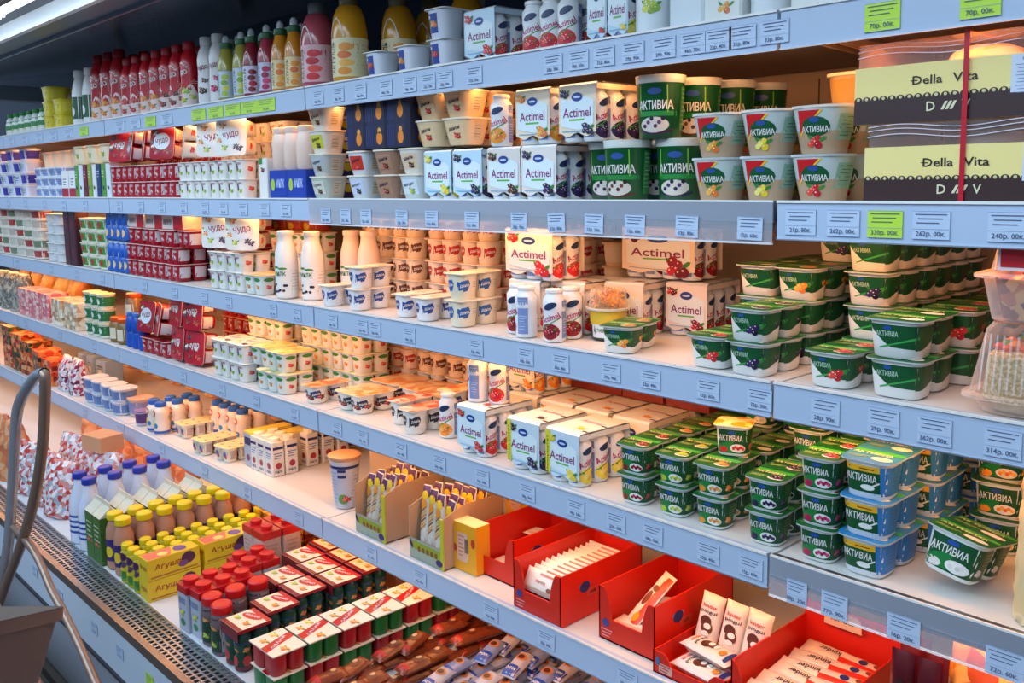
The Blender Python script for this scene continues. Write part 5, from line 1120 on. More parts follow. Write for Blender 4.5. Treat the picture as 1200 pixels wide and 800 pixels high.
pt_ = tub(.10, .075, M('#d8b8a8', .2), M('#8a8ab8'), M('#e0b8a0'), 2.4, name='cheese_tub')
block(pt_, 'pinkish tub with lilac label', S, XP(136, 490, Y0 + .03) + .07, 1, 1, 1, y0=1.38, gx=.02)
kd = bottle('childrens_yogurt_bottle', [(0, .026), (.004, .030), (.045, .031), (.06, .026), (.075, .031), (.095, .028), (.105, .019)], M('#f2e2d4', .25), .018, .021, M('#2a6ac8'),
            lambda g, f, s, p: (g.grid(f, -.028, .028, .004, .014, M('#2a5ac0'), 8, 1, 1), g.grid(s, -.028, .028, .004, .014, M('#2a5ac0'), 8, 1, 1), g.disc(f, 0, .08, .014, .013, M('#c85a40'), 2), g.disc(f, 0, .08, .009, .008, M('#f4dcc8'), 3), g.disc(f, -.004, .04, .012, .012, M('#e8c83a'), 2), g.disc(f, .012, .034, .008, .01, M('#3a8ac8'), 2)), 'yogurt drink')
xk = XP(164, 505, Y0)
block(kd, 'childrens drink bottle with blue cap', S, xk + .04, 2, 3, 1, gx=.004)
block(kd, 'childrens drink bottle, right group', S, xk + .24, 4, 2, 1, gx=.006, y0=1.51)
sj = tub(.06, .06, M('#c8c4dc'), M('#5a3a7a'), M('#8a7ab0'), 2.2, name='yogurt_pot')
put(sj, 'small lilac pot left of the blue capped bottles', XP(158, 500, Y0) + .01, Y0 + .03, SZ[4])
dotc = G(); Rd = rect_rings(.044, .044, .048, .84, 3); dotc.loft(Rd, M('#eee6d2'), 18); fd, sd_ = front(Rd), side(Rd); dotc.grid(fd, -.016, .016, .010, .040, M('#c8b8a8'), 4, 1, 1); dotc.disc(fd, 0, .026, .010, .010, M('#3a4a9a'), 2, 8); dotc.disc(fd, .006, .018, .006, .006, M('#c83a3a'), 3, 8); dotc.grid(sd_, -.016, .016, .010, .040, M('#b8a8a8'), 4, 1, 1)
dot6 = multipack(dotc.build('cup'), .046, .046, .048, 2, 3, M('#f4dfa0'), name='small_yogurt_multipack', marks=lambda g, f: [g.disc(f, .023 * sx, .046 * sy, .006, .006, M(['#b83a3a', '#3a4a9a'][(sx + sy) % 2]), 1, 8) for sx in (-1, 1) for sy in (-1, 0, 1)])
for i, (px, py, yy) in enumerate([(203, 512, .05), (222, 518, .0), (248, 515, .02)]): put(dot6, ['dotted lid small yogurt pack, leftmost of three, fifth shelf', 'dotted lid small yogurt pack nearest the edge, fifth shelf', 'dotted lid small yogurt pack, rightmost of three, fifth shelf'][i], XP(px, py, Y0 + yy) + .048, Y0 + yy + .072, SZ[4], .05 * i)
fj = tub(.085, .05, M('#e8dccc', .25), M('#c8462c'), M('#4a5a9a'), 2.4, name='yogurt_pot')
block(fj, 'pot with red fruit band and blue lid', S, XP(268, 500, 1.5) + .02, 4, 2, 1, y0=1.66, gx=.01)
def mc_deco(g, f, s, t, a, b, h):
    for fn, W in ((f, a), (s, b)):
        g.grid(fn, -W * .8, W * .8, h * .78, h * .86, NAVY, 1, 1, 1); g.lines(fn, -W * .7, W * .7, h * .68, 3, h * .07, M('#5c84c0'), h * .03, 1); g.disc(fn, 0, h * .3, W * .5, h * .10, M('#a8344a'), 1, 8); g.text(fn, 'милк', 0, h * .12, h * .08, M('#2a3a7a'), 1, 'c', W * 1.2)
mca = carton('baby_milk_carton', .046, .046, .112, M('#e4e2dc'), 'milk', mc_deco, r=.004, cap=(.018, .012, M('#f8f2dc')))
xm_ = XP(288, 553, 1.40)
for c in range(3):
    for r in range(2): put(mca, f'small milk carton with white cap, {ORD[c]} from left, {["front", "second"][r]} row, fifth shelf', xm_ + .07 + c * .050 - .02, 1.40 + .03 + r * .05, SZ[4], .0, group='small milk cartons with white caps')
slv = carton('yellow_carton_sleeve', .052, .155, .118, M('#f0d858'), 'milk', lambda g, f, s, t, a, b, h: (g.grid(f, -a, a, 0, h * .94, M('#aab8c8'), 1, 1, 1), g.grid(f, -a * .8, a * .8, h * .62, h * .84, NAVY, 1, 1, 2), g.disc(f, 0, h * .25, a * .5, h * .1, M('#7a3a6a'), 2), g.grid(s, -b, b, 0, h * .94, M('#c0b8a8'), 1, 1, 1)), r=.003)
put(slv, 'yellow topped sleeve of small milk cartons, left one', xm_ + .0, 1.40 + .09, SZ[4])
put(slv, 'yellow topped sleeve of small milk cartons behind the capped ones', xm_ + .085, 1.40 + .185, SZ[4], .0)
for i in range(3): put(mca, 'small milk carton set back right of the capped ones, ' + ['nearest', 'middle', 'deepest'][i], XP(372, 530, 1.6), 1.57 + .06 * i, SZ[4])
# large bucket cup
bc = G(); Rb = [(0, .030, .030, 2), (.004, .033, .033, 2), (.135, .043, .043, 2), (.140, .045, .045, 2), (.146, .045, .045, 2)]; bc.loft(Rb, M('#c9cfdd', .3), 32); fb, sb = front(Rb), side(Rb)
bc.grid(fb, -.035, .03, .006, .125, M('#b8c2d8'), 10, 4, 1); bc.grid(fb, -.042, .042, .122, .130, NAVY, 12, 1, 2)
for z in (.112, .095): bc.grid(fb, -.002, .022, z, z + .008, NAVY, 5, 1, 3)
bc.disc(fb, .010, .030, .015, .015, M('#5c9a4a'), 2); bc.fruit(fb, .018, .030, .012, FR['straw'], 3, 3); bc.lines(fb, -.03, -.006, .11, 9, .011, M('#8494b8'), .002, 3); bc.grid(sb, -.03, .03, .122, .130, NAVY, 8, 1, 2); bc.lines(sb, -.02, .02, .11, 8, .011, M('#8494b8'), .002, 2)
lb = G(); lb.loft([(0, .046, .046, 2), (.004, .049, .049, 2), (.012, .049, .049, 2), (.014, .045, .045, 2)], M('#c89a78', .35), 32)
put(Proto('sour_cream_bucket', 'sour cream', .098, .098, .16, bc.build('pot'), [('lid', lb.build('lid'), (0, 0, .144), 'brown lid')]), 'tall pale blue pot with brown lid and strawberry print', XP(402, 585, 1.42), 1.43, SZ[4], .5)
# cardboard trays with cheese sticks
def tray_deco(g, f, s, a, b, h):
    g.grid(f, -a, a, 0, h * .30, M('#a8ae9a'), 1, 1, 1); g.grid(f, -a * .6, a, h * .2, h * .40, M('#a8b428'), 4, 1, 2)
    for i in range(5): g.disc(f, -a * .3 + i * a * .22, h * .26, a * .08, h * .05, M('#8a5230'), 3, 8)
    g.disc(f, a * .75, h * .12, a * .2, h * .06, M('#3a1f6a'), 3, 8); g.grid(f, a * .86, a, h * .3, h * .98, M('#c8c83a'), 1, 2, 3)
    g.grid(s, -b, -b * .8, 0, h * .95, M('#a8b428'), 1, 1, 1); g.text(s, '1 2 6', b * .1, h * .6, h * .08, M('#6a5a3a'), 2, 'c')
def stick_tray():
    g = G(); a, b, h = .068, .10, .15; t = .002; kraft = M('#b79c80', .7)
    for x in (-a, a - t):
        g.add([(x, -b, 0), (x, b, 0), (x, b, h * 1.0), (x, -b * .4, h * 1.0), (x, -b, h * .86), (x + t, -b, 0), (x + t, b, 0), (x + t, b, h), (x + t, -b * .4, h), (x + t, -b, h * .86)], [(4, 3, 2, 1, 0), (5, 6, 7, 8, 9), (3, 4, 9, 8), (2, 3, 8, 7), (4, 0, 5, 9), (1, 2, 7, 6)], kraft)
    g.box(-a, a, b - t, b, 0, h, kraft); g.box(-a, a, -b, b, 0, t, kraft)
    F = lambda u: h * .34
    g.grid(lambda u, v, o: (u, -b, v), -a, a, 0, F, M('#a8ae9a'), 4, 1, 1); g.grid(lambda u, v, o: (u, -b + t, v), -a, a, 0, F, kraft, 4, 1, 1)
    fn = pf(-b); g.grid(fn, -a * .8, a, lambda u: h * (.16 - .3 * u), lambda u: h * (.30 - .1 * u), M('#9aa82a'), 6, 1, 2)
    for i in range(5): g.disc(fn, -a * .4 + i * a * .25, h * .2, a * .09, h * .05, M('#8a5230'), 3, 8)
    g.disc(fn, a * .78, h * .10, a * .2, h * .06, M('#3a1f6a'), 3, 8); g.poly(fn, [(-a * .98, h * .26), (-a * .95, h * .34), (-a * .75, h * .22), (-a * .8, h * .16)], M('#2c1f5a'), 3)
    g.box(a - .010, a + .001, -b - .001, -b + .003, 0, h * .86, M('#c2c62c'))
    return Proto('cheese_stick_tray', 'display box', .136, .20, h, g.build('cheese_stick_tray', False), [])
STK = stick_tray()
def ssd(g, fn, a, b):
    g.grid(fn, -a * .9, a * .9, b * .62, b * .97, M('#4a1a52'), 4, 3, 1); g.disc(fn, 0, b * .66, a * .8, b * .16, M('#f2c818'), 2, 7, .5); g.disc(fn, -a * .2, b * .36, a * .7, b * .2, M('#e8942c'), 2, 8)
    for k in range(7): g.grid(fn, -a * .8, a * .5, lambda u, k=k: b * (.3 - .12 * k) + u * .8, lambda u, k=k: b * (.36 - .12 * k) + u * .8, M(['#c87a2c', '#7a4a1c', '#e8b03a'][k % 3]), 4, 1, 2)
    g.disc(fn, 0, -b * .8, a * .5, b * .1, M('#e8e8e8'), 2, 8)
stick = flow_bar('cheese_stick', .15, .030, .016, M('#d8d2c4', .25), ssd, 'cheese stick')
def trayfull(px, py, name, seed):
    x = XP(px, py, Y0 - .005) + .068; rn = random.Random(seed)
    put(STK, name, x, Y0 - .005 + .10, SZ[4], 0)
    k = 0
    for r in range(4):
        for c in range(4):
            px_ = x - .044 + c * .0295; py_ = Y0 + .040 + r * .036
            put(stick, f'yellow and purple cheese stick, {ORD[r]} row, {ORD[c]} from left, in the {"left" if seed == 1 else "right"} tray', px_ , py_, SZ[4] + .086 + rn.uniform(-.010, .018), rn.uniform(-.12, .12), rx=math.pi / 2 - .16 + rn.uniform(-.05, .05), ry=rn.uniform(-.1, .1), group='cheese sticks in the ' + ('left' if seed == 1 else 'right') + ' tray')
trayfull(417, 612, 'brown cardboard tray of cheese sticks, left of two', 1)
trayfull(480, 640, 'brown cardboard tray of cheese sticks, right of two', 2)
yb = carton('yellow_snack_box', .085, .045, .12, M('#f0a81c'), 'box', lambda g, f, s, t, a, b, h: (g.grid(f, -a * .6, a * .3, h * .2, h * .8, M('#e8b8a0'), 1, 1, 1), g.lines(f, -a * .5, a * .0, h * .74, 6, h * .08, M('#b8684a'), h * .02, 2), [g.grid(f, a * .05 + .002 * k, a * .05 + .002 * k + .001, h * .4, h * .7, INK, 1, 1, 2) for k in range(7)], g.disc(f, a * .75, h * .65, a * .18, h * .1, M('#c83a1c'), 1), g.disc(f, -a * .8, h * .45, a * .15, h * .08, M('#c83a1c'), 1), g.grid(t, -a, a, -b, b, M('#f8e8b0'), 1, 1, 1)), r=0)
put(yb, 'orange yellow box with barcode beside the second stick tray', XP(540, 650, 1.40) + .043, 1.375 + .023, SZ[4], .02)
put(yb, 'orange yellow box further back behind the red display box', XP(606, 620, 1.70) - .01, 1.70 + .03, SZ[4], .05)
bbx = carton('cardboard_box', .16, .05, .15, M('#c8a880', .7), 'box')
put(bbx, 'plain cardboard panel box behind the stick trays', XP(440, 560, 1.6) + .06, 1.62, SZ[4])
# red chocolate display boxes
REDB = M('#e0240c', .4); REDI = M('#d81f0a', .45)
def kd_deco(g, f, s, a, b, h):
    g.disc(f, -a * .74, h * .34, a * .12, h * .08, M('#1c4a90'), 3, 10); g.lines(f, -a * .9, -a * .5, h * .22, 3, h * .06, M('#e8a0a0'), h * .02, 3)
    g.disc(s, -b * .45, h * .62, b * .12, h * .11, M('#1c3a80'), 3, 12); g.disc(s, -b * .45, h * .66, b * .15, h * .05, M('#8a94c0'), 2, 10)
    g.grid(s, -b * .4, -b * .1, h * .40, h * .56, M('#d84a38'), 1, 1, 2); g.text(s, 'milk', -b * .25, h * .48, h * .08, M('#5a0a0a'), 3, 'c')
boxA = display_tray(.145, .27, .112, REDB, REDI, .60, .42, 'red_display_box', kd_deco)
def bar_deco(txt, c1='#b02018'):
    return lambda g, fn, a, b: (g.text(fn, txt, 0, b * .2, a * .5, M(c1), 2, 'c', b * .7, math.pi / 2), g.disc(fn, 0, -b * .35, a * .5, b * .14, M('#6a3420'), 2, 10), g.disc(fn, a * .1, -b * .55, a * .5, b * .08, M('#f2e8e0'), 3, 8))
wbar = flow_bar('white_wrapped_bar', .175, .034, .013, M('#f2e9dc', .25), lambda g, fn, a, b: (g.text(fn, 'kinder', 0, b * .3, a * .5, M('#c86a4a'), 2, 'c', b * .4, math.pi / 2), g.disc(fn, 0, -b * .5, a * .3, b * .05, M('#a06a50'), 2, 8)))
pbar = flow_bar('chocolate_cake_bar', .118, .048, .026, M('#eddcd0', .25), lambda g, fn, a, b: (g.text(fn, 'kinder', 0, b * .62, a * .3, M('#d01c1c'), 2, 'c', a * 1.2), g.text(fn, 'pingui', 0, b * .42, a * .36, M('#3a2020'), 2, 'c', a * 1.4),
      g.disc(fn, -a * .1, b * .10, a * .5, b * .2, M('#5a2a1c'), 2, 12), g.disc(fn, a * .1, -b * .1, a * .5, b * .22, M('#6a3420'), 2.4, 12), g.disc(fn, a * .12, -b * .04, a * .32, b * .10, M('#f4ece4'), 3, 10), g.disc(fn, a * .05, -b * .28, a * .34, b * .08, M('#f4ece4'), 3, 10), g.disc(fn, -a * .2, -b * .62, a * .4, b * .13, M('#d8883a'), 3, 10), g.grid(fn, -a * .8, a * .8, -b * .9, -b * .8, M('#2a4a98'), 3, 1, 2)))
bA = XP(555, 655, 1.40) + .0725; bB = XP(602, 688, Y0 - .012) + .0725; bC = XP(702, 725, Y0 + .02) + .0725
rz3 = 0
put(boxA, 'red display box set back, leftmost of three', bA, 1.40 + .135, SZ[4], rz3)
put(boxA, 'red display box filled with upright white bars, middle one', bB, Y0 - .012 + .135, SZ[4], rz3)
put(boxA, 'red display box with two stray wrappers, rightmost of three', bC, Y0 + .02 + .135, SZ[4], rz3)
def barrow(px, y0_, n, words, z=.03, step=.0185, lean=.55, x0=0, rzz=0):
    for i in range(n):
        put(wbar, f'white wrapped bar, {ORD[i]} from the front in {words}', px + x0 + random.uniform(-.003, .003), y0_ + i * step, SZ[4] + z + .017, math.pi / 2, ry=0, rx=0, group='white bars in ' + words) if False else None
# white bars stand on edge, long side running across the box
ebar = flow_bar('white_wrapped_bar', .125, .050, .012, M('#f2ebe0', .25), lambda g, fn, a, b: (g.text(fn, 'kinder', 0, b * .2, a * .3, M('#c8684a'), 2, 'c', b * .5, math.pi / 2), g.disc(fn, a * .2, -b * .5, a * .25, b * .12, M('#2a5a9a'), 2, 8), g.grid(fn, -a * .9, -a * .6, -b * .8, b * .8, M('#d8b09c'), 2, 8, 1), g.disc(fn, -a * .4, -b * .3, a * .2, b * .14, M('#8a5238'), 2, 8), g.grid(fn, a * .6, a * .8, -b * .7, b * .3, M('#d86a50'), 2, 8, 1)))
for i in range(12):
    o = put(ebar, f'white wrapped bar, {ORD[i]} from the front in the middle red box', bB + random.uniform(-.003, .003), Y0 + .022 + i * .0185, SZ[4] + .062, 0, group='white bars in the middle red box')
    M3 = Matrix.Rotation(math.pi / 2, 3, 'Z'); M4 = Matrix.Rotation(math.radians(62), 3, 'X') @ Matrix.Rotation(math.pi / 2, 3, 'Z')
    o.rotation_euler = M4.to_euler()
for i in range(4):
    o = put(ebar, f'white wrapped bar lying flat, {ORD[i]} along the bottom of the middle red box', bB, Y0 + .024 + i * .054, SZ[4] + .004, math.pi / 2, group='flat white bars in the middle red box')
for i, (dy, dz_, r) in enumerate([(.05, .008, 0), (.10, .008, .1), (.15, .008, .0), (.19, .010, .05), (.15, .026, .05), (.19, .036, .03), (.17, .050, .05)]):
    put(ebar, 'white wrapped bar in the leftmost red box, ' + ['front one', 'second one', 'third one', 'back one', 'upper left', 'upper right', 'topmost'][i], bA + .004, 1.40 + dy + .01, SZ[4] + dz_, math.pi / 2 + r, group='white bars in the leftmost red box')
for i, (dy, dz_, r) in enumerate([(.03, .008, 0), (.08, .008, .1), (.14, .010, .3), (.19, .010, -.2), (.17, .028, .5), (.035, .024, .05)]):
    put(ebar, 'white wrapped bar in the rightmost red box, ' + ['at the scoop', 'second one', 'third one', 'back one', 'on top at the back', 'upon the front one'][i], bC + .002, Y0 + .02 + dy + .01, SZ[4] + dz_, math.pi / 2 + r, group='white bars in the rightmost red box')
def wr_deco(g, fn, a, b): (g.grid(fn, a * .2, a * .95, -b * .9, b * .9, M('#e03c10'), 3, 8, 1), g.disc(fn, -a * .2, b * .1, a * .4, b * .25, M('#7a2a18'), 2, 10), g.disc(fn, 0, b * .45, a * .5, b * .1, M('#7a2a18'), 2, 8), g.disc(fn, a * .3, -b * .5, a * .4, b * .15, M('#f0a81c'), 2.4, 8))
wrp = flow_bar('open_wrapper_bar', .15, .045, .014, M('#f4e6cc', .25), wr_deco)
put(wrp, 'cream and red wrapped bar sticking up out of the rightmost red box', bC - .006, Y0 + .105, SZ[4] + .062, -.40, rx=.75)
# low tray with cake bars
lowt = display_tray(.165, .20, .045, REDB, REDI, .55, .5, 'low_red_tray', lambda g, f, s, a, b, h: (g.disc(f, -a * .85, h * .6, a * .06, h * .2, M('#2a7ab0'), 3, 8), g.grid(f, -a * .82, -a * .45, h * .15, h * .55, M('#e8a898'), 1, 1, 3), g.lines(f, -a * .8, -a * .5, h * .5, 3, h * .12, M('#a02018'), h * .04, 4)))
xL = XP(765, 768, Y0 - .01)
put(lowt, 'low red tray of chocolate cake bars beside the rightmost box', xL + .083, Y0 - .01 + .10, SZ[4])
for i, px in enumerate([833, 861, 888]):
    o = put(pbar, 'chocolate cake bar standing upright, ' + ['left', 'middle', 'right'][i] + ' of three', XP(px, 720, 1.47), 1.475, SZ[4] + .064, .12, rx=math.pi / 2 - .22, ry=.12, group='upright chocolate cake bars')
for i, (dy, r, z) in enumerate([(.022, 1.50, .005), (.074, 1.62, .005), (.048, 1.40, .033)]):
    put(pbar, 'chocolate cake bar lying in the low red tray, ' + ['front one', 'second one', 'on top'][i], xL + .083, Y0 + .012 + dy, SZ[4] + z, r, group='lying chocolate cake bars')
# red box of long wrapped bars at the bottom right
boxD = display_tray(.20, .26, .085, REDB, REDI, .8, .45, 'red_display_box', lambda g, f, s, a, b, h: (g.disc(s, -b * .1, h * .12, b * .2, h * .14, M('#f0901c'), 2, 14), g.disc(s, -b * .1, h * .12, b * .12, h * .09, M('#2a1410'), 3, 12), [g.poly(s, [(-b * .0 + .004 * k, h * .4), (-b * .0 + .004 * k + .0015, h * .4), (.009 * (k - 1.5), h * .6), (.009 * (k - 1.5) - .0015, h * .6)], M('#f8d08a'), 3) for k in range(4)]), .115)
xD = max(XP(845, 800, Y0), xL + .168)
put(boxD, 'red display box with long wrapped chocolate bars, lower right', xD + .10 + .0, Y0 + .13, SZ[4], 0)
lbar = flow_bar('long_chocolate_bar', .175, .036, .018, M('#ecd2c0', .25), lambda g, fn, a, b: (g.text(fn, 'kinder', 0, b * .35, a * .6, M('#2a1414'), 2, 'c', b * .5, math.pi / 2), g.grid(fn, -a * .8, -a * .2, -b * .8, b * .1, M('#e02818'), 2, 6, 1), g.disc(fn, a * .2, -b * .4, a * .4, b * .1, M('#2a3a7a'), 2, 10), g.disc(fn, a * .3, -b * .7, a * .3, b * .08, M('#8a4a2c'), 2, 8)))
for r in range(6):
    for l in range(2): put(lbar, f'long wrapped chocolate bar, {ORD[r]} from the front, {["lower", "upper"][l]} layer, in the right red box', xD + .10 + (.004 if l else -.004), Y0 + .03 + r * .039, SZ[4] + .004 + l * .024, math.pi / 2 + random.uniform(-.12, .12), rx=0, ry=-.25 * l, group='long chocolate bars')
hd = G(); hd.loft([(0, .038, .001, 6), (.022, .036, .001, 6), (.030, .028, .001, 3)], M('#e9c8b8'), 24); hd.text(pf(-.001), 'kinder', .002, .016, .009, INK, 1, 'c', .05)
put(Proto('header_card', 'card', .076, .002, .03, hd.build('header_card')), 'pale rounded header card at the back of the right red box', xD + .085, Y0 + .246, SZ[4] + .086)
drb = flow_bar('dark_chocolate_bar', .20, .036, .016, M('#5a1018', .25), lambda g, fn, a, b: (g.disc(fn, 0, b * .3, a * .5, b * .3, M('#3a1a14'), 2, 10), g.disc(fn, 0, -b * .6, a * .5, b * .18, M('#e8e8f0'), 2, 10), g.disc(fn, 0, -b * .6, a * .35, b * .12, M('#2a3a8a'), 3, 10)))
for i in range(5): put(drb, 'dark red chocolate bar standing on end, ' + ORD[i] + ' from left', XP(1042, 770, Y0) + .010 + .040 * (i % 2), Y0 + .03 + .03 * (i // 2), SZ[4] + .102, 0, rx=math.pi / 2 - .08, group='dark red chocolate bars')
ob_ = bag('snack_bag', .15, .10, .235, PRINT(('#d8641c', '#e8943a', '#b84a14', '#f0b060'), 26, .35), 'bag', 12)
for i in range(3): put(ob_, 'orange brown snack bag at the right end of the fifth shelf, ' + ['left', 'middle', 'right'][i], XP(1085, 790, 1.38) + .09 + .165 * i, 1.43 + .01 * i, SZ[4], .05 * i)
# ================================================================ BOTTOM DECK
S = 5
fb_ = bag('sausage_bag', .16, .12, .24, PRINT(('#d8824c', '#e8a070', '#d07048', '#e8ac80'), 30, .4), 'bag', 21)
for i in range(3): put(fb_, 'orange pink sausage bag, ' + ORD[i] + ' from left on the deck', -4.55 + .19 * i, 1.04, BZ, .2, group='sausage bags')
hb_ = bag('bread_bag', .17, .13, .20, PRINT(('#e8e0e4', '#c83a3a', '#f4f0f0', '#d88a80', '#b0b8c8'), 70, .3), 'bag', 22)
for i in range(3):
    for r in range(2): put(hb_, f'red and white bag, {ORD[i]} from left, {["front", "second"][r]} row on the deck', -3.92 + .18 * i, 1.05 + .16 * r, BZ, .3, group='red and white bags')
for i in range(6): put(fb_, 'orange bag in the back of the deck, ' + ORD[i] + ' from left', -4.4 + .20 * i, 1.45, BZ + .0, .2, scale=(1, 1, .8), group='back orange bags')
for i in range(4): put(chk, 'tall cheese bag behind the blue capped bottles, ' + ORD[i] + ' from left', -3.52 + .19 * i, 1.87, BZ, .1, group='bags at the back of the deck')
cbx = carton('cardboard_box', .13, .10, .06, M('#d8a078', .6), 'box', r=.003)
put(cbx, 'tan cardboard box on red and white bags', -3.63, 1.215, BZ + .196, .2)
mbt = bottle('milk_bottle', [(0, .036), (.006, .041), (.12, .041), (.15, .038), (.20, .022), (.222, .019)], M('#d9dff0', .2), .022, .023, M('#2438b0'), lambda g, f, s, p: ([g.grid(f, -.036, .036, .04 + .018 * k, .048 + .018 * k, M('#2f4ea0'), 8, 1, 1) for k in range(4)], [g.grid(s, -.036, .036, .04 + .018 * k, .048 + .018 * k, M('#2f4ea0'), 8, 1, 1) for k in range(4)]), 'milk')
for c in range(2):
    for r in range(4): put(mbt, f'milk bottle with blue cap, {["left", "right"][c]} column, {"front" if r == 0 else ORD[r]} row', -3.235 + .09 * c, 1.0 + .084 * r, BZ, .4, group='milk bottles with blue caps')
gbc = gable('milk_carton', .066, .072, .155, M('#4a3226'), M('#3f2f26'), M('#e4dcc4'), 'milk')
gb2 = gable('milk_carton', .066, .072, .155, M('#4a3226'), M('#46702c'), M('#e4dcc4'), 'milk')
for c in range(2):
    for r in range(10): put(gb2, f'gable topped carton with cream roof, {["left", "right"][c]} column, {"front" if r == 0 else ORD[r]} row', -3.063 + .069 * c, 1.0 + .077 * r, BZ, 0, group='gable topped cartons')
yb1 = bottle('juice_drink_bottle', [(0, .026), (.005, .031), (.10, .031), (.13, .029), (.155, .019), (.160, .018)], M('#c08a70', .25), .022, .024, M('#f0d414'), lambda g, f, s, p: (g.grid(f, -.028, .028, .03, .10, M('#3a2a70'), 8, 2, 1), g.disc(f, 0, .06, .015, .018, M('#e8c82a'), 2), g.grid(s, -.028, .028, .03, .10, M('#4a3a7a'), 8, 2, 1)), 'juice')
for c in range(2):
    for r in range(12): put(yb1, f'brownish drink bottle with yellow cap, {["left", "right"][c]} column, {"front" if r == 0 else ORD[r]} row', -2.925 + .068 * c, 1.0 + .066 * r, BZ, .4, group='brownish bottles with yellow caps')
yb2 = bottle('probiotic_juice_bottle', [(0, .018), (.004, .022), (.045, .023), (.06, .017), (.075, .022), (.095, .021), (.104, .015)], M('#c8b81c', .25), .018, .0175, M('#f0d414'),
    lambda g, f, s, p: [(g.disc(q, 0, .084, .015, .013, M('#4a1a52'), 2), g.disc(q, 0, .060, .012, .010, M('#4a1a52'), 2), g.grid(q, -.012, .012, .010, .04, M('#6a9a2a'), 5, 1, 1), g.disc(q, .004, .028, .008, .012, M('#3a7a3a'), 2)) for q in (f, s)], 'yogurt drink')
for c in range(3):
    for r in range(14): put(yb2, f'small purple banded yellow bottle, {["left", "middle", "right"][c]} column, {"front" if r == 0 else ORD[r]} row', -2.79 + .050 * c, .985 + .055 * r, BZ, .3, group='small yellow bottles with purple bands')
def yd(g, f, s, t, a, b, h):
    g.text(s, 'Агуша', -b * .25, h * .55, h * .34, M('#a8321c'), 2, 'c', b * 1.0, .0, .1); g.text(f, 'Агуша', 0, h * .55, h * .3, M('#a8321c'), 2, 'c', a * 1.4)
    g.disc(s, b * .55, h * .62, b * .28, h * .3, M('#5a2a4a'), 1, 10); g.disc(s, b * .35, h * .4, b * .2, h * .16, M('#7a4a8a'), 1.5, 8); g.grid(s, -b * .9, b * .9, h * .08, h * .16, M('#b87a1c'), 1, 1, 1)
    g.poly(t, [(-a * .9, -b * .95), (a * .9, -b * .95), (a * .9, -b * .1), (-a * .9, b * .2)], M('#f0705a'), 1); g.disc(t, 0, b * .4, a * .7, b * .25, M('#5a3a9a'), 2, 10); g.disc(t, a * .2, -b * .3, a * .5, b * .2, M('#f8e07a'), 2, 8)
ybx = carton('yellow_dessert_box', .06, .16, .062, M('#eac81a'), 'dessert', yd, r=0)
for r in range(2):
    for l in range(2): put(ybx, f'long yellow box, {["front", "second"][r]} row, {["lower", "upper"][l]} layer', -2.625, 1.046 + .175 * r, BZ + l * .064, .04 * (l - r), group='long yellow boxes')
rcp = lambda h: (.021, .016, M('#d8181c'))
def rc_deco(g, f, s, t, a, b, h):
    for q, W in ((f, a), (s, b)): g.grid(q, -W, W, h * .84, h, M('#c8181c'), 1, 1, 1); g.fruit(q, 0, h * .4, W * .6, FR['apple'], 1, 3, 5); g.disc(q, 0, h * .2, W * .5, h * .08, M('#3a8a4a'), 2, 8); g.grid(q, -W * .7, W * .7, h * .60, h * .74, M('#7a88a8'), 1, 1, 1)
rcc = carton('juice_carton', .054, .054, .128, M('#b8bccb'), 'juice', rc_deco, {'top': M('#c8181c')}, r=.004, cap=(.021, .016, M('#d8181c')))
for c in range(2):
    for r in range(3): put(rcc, f'square juice carton with red cap, {["left", "right"][c]} one, {["front", "second", "third"][r]} row', -2.362 + .057 * c, .995 + .056 * r + .01 * c, BZ, .03, group='juice cartons with red caps')
rbb = bottle('juice_drink_bottle', [(0, .026), (.005, .030), (.04, .030), (.06, .026), (.08, .030), (.10, .028), (.108, .024)], M('#7a6468', .22), .024, .0265, M('#d8181c'), lambda g, f, s, p: (g.grid(f, -.028, .028, .012, .10, M('#24402c'), 8, 3, 1), g.fruit(f, 0, .07, .013, FR['peach'], 2, 3), g.fruit(f, 0, .03, .012, FR['apple'], 2, 5), g.grid(s, -.028, .028, .012, .10, M('#a89aa0'), 8, 3, 1)), 'juice')
put(rbb, 'dark juice bottle with red cap standing in front', -2.178, .995, BZ, .2)
for c in range(3): put(rbb, f'juice bottle with red cap, {ORD[c]} from front beside the square cartons', -2.244, 1.0 + .066 * c, BZ, .4, group='juice bottles with red caps')
for c in range(2):
    for r in range(2): put(rcc, f'square juice carton with red cap in the back group, {["left", "right"][c]}, {["front", "second"][r]} row', -2.425 + .057 * c, 1.17 + .057 * r, BZ, .0, group='juice cartons further back')
tcc = carton('juice_carton', .062, .062, .165, M('#c8a8a0'), 'juice', lambda g, f, s, t, a, b, h: [(g.grid(q, -W, W, h * .86, h, M('#c8181c'), 1, 1, 1), g.lines(q, -W * .6, W * .6, h * .75, 7, h * .08, M('#9a7a78'), h * .015, 1)) for q, W in ((f, a), (s, b))], {'top': M('#c8181c')}, r=.004, cap=(.018, .014, M('#d8181c')))
for c in range(2):
    for r in range(2): put(tcc, f'tall pinkish juice carton with red cap, {["left", "right"][c]}, {["front", "second"][r]} row', -2.548 + .066 * c, 1.29 + .068 * r, BZ, .0, group='tall pinkish cartons')
tc2 = carton('juice_carton', .075, .07, .19, M('#c07a5c'), 'juice', lambda g, f, s, t, a, b, h: [g.grid(q, -W, W, h * .88, h, M('#c8181c'), 1, 1, 1) for q, W in ((f, a), (s, b))], {'top': M('#c8181c')}, r=.004, cap=(.018, .014, M('#d8181c')))
for c in range(3): put(tc2, 'large brownish carton with red top near the back, ' + ORD[c] + ' from left', -2.36 + .085 * c, 1.56, BZ, .1, group='large brownish cartons')
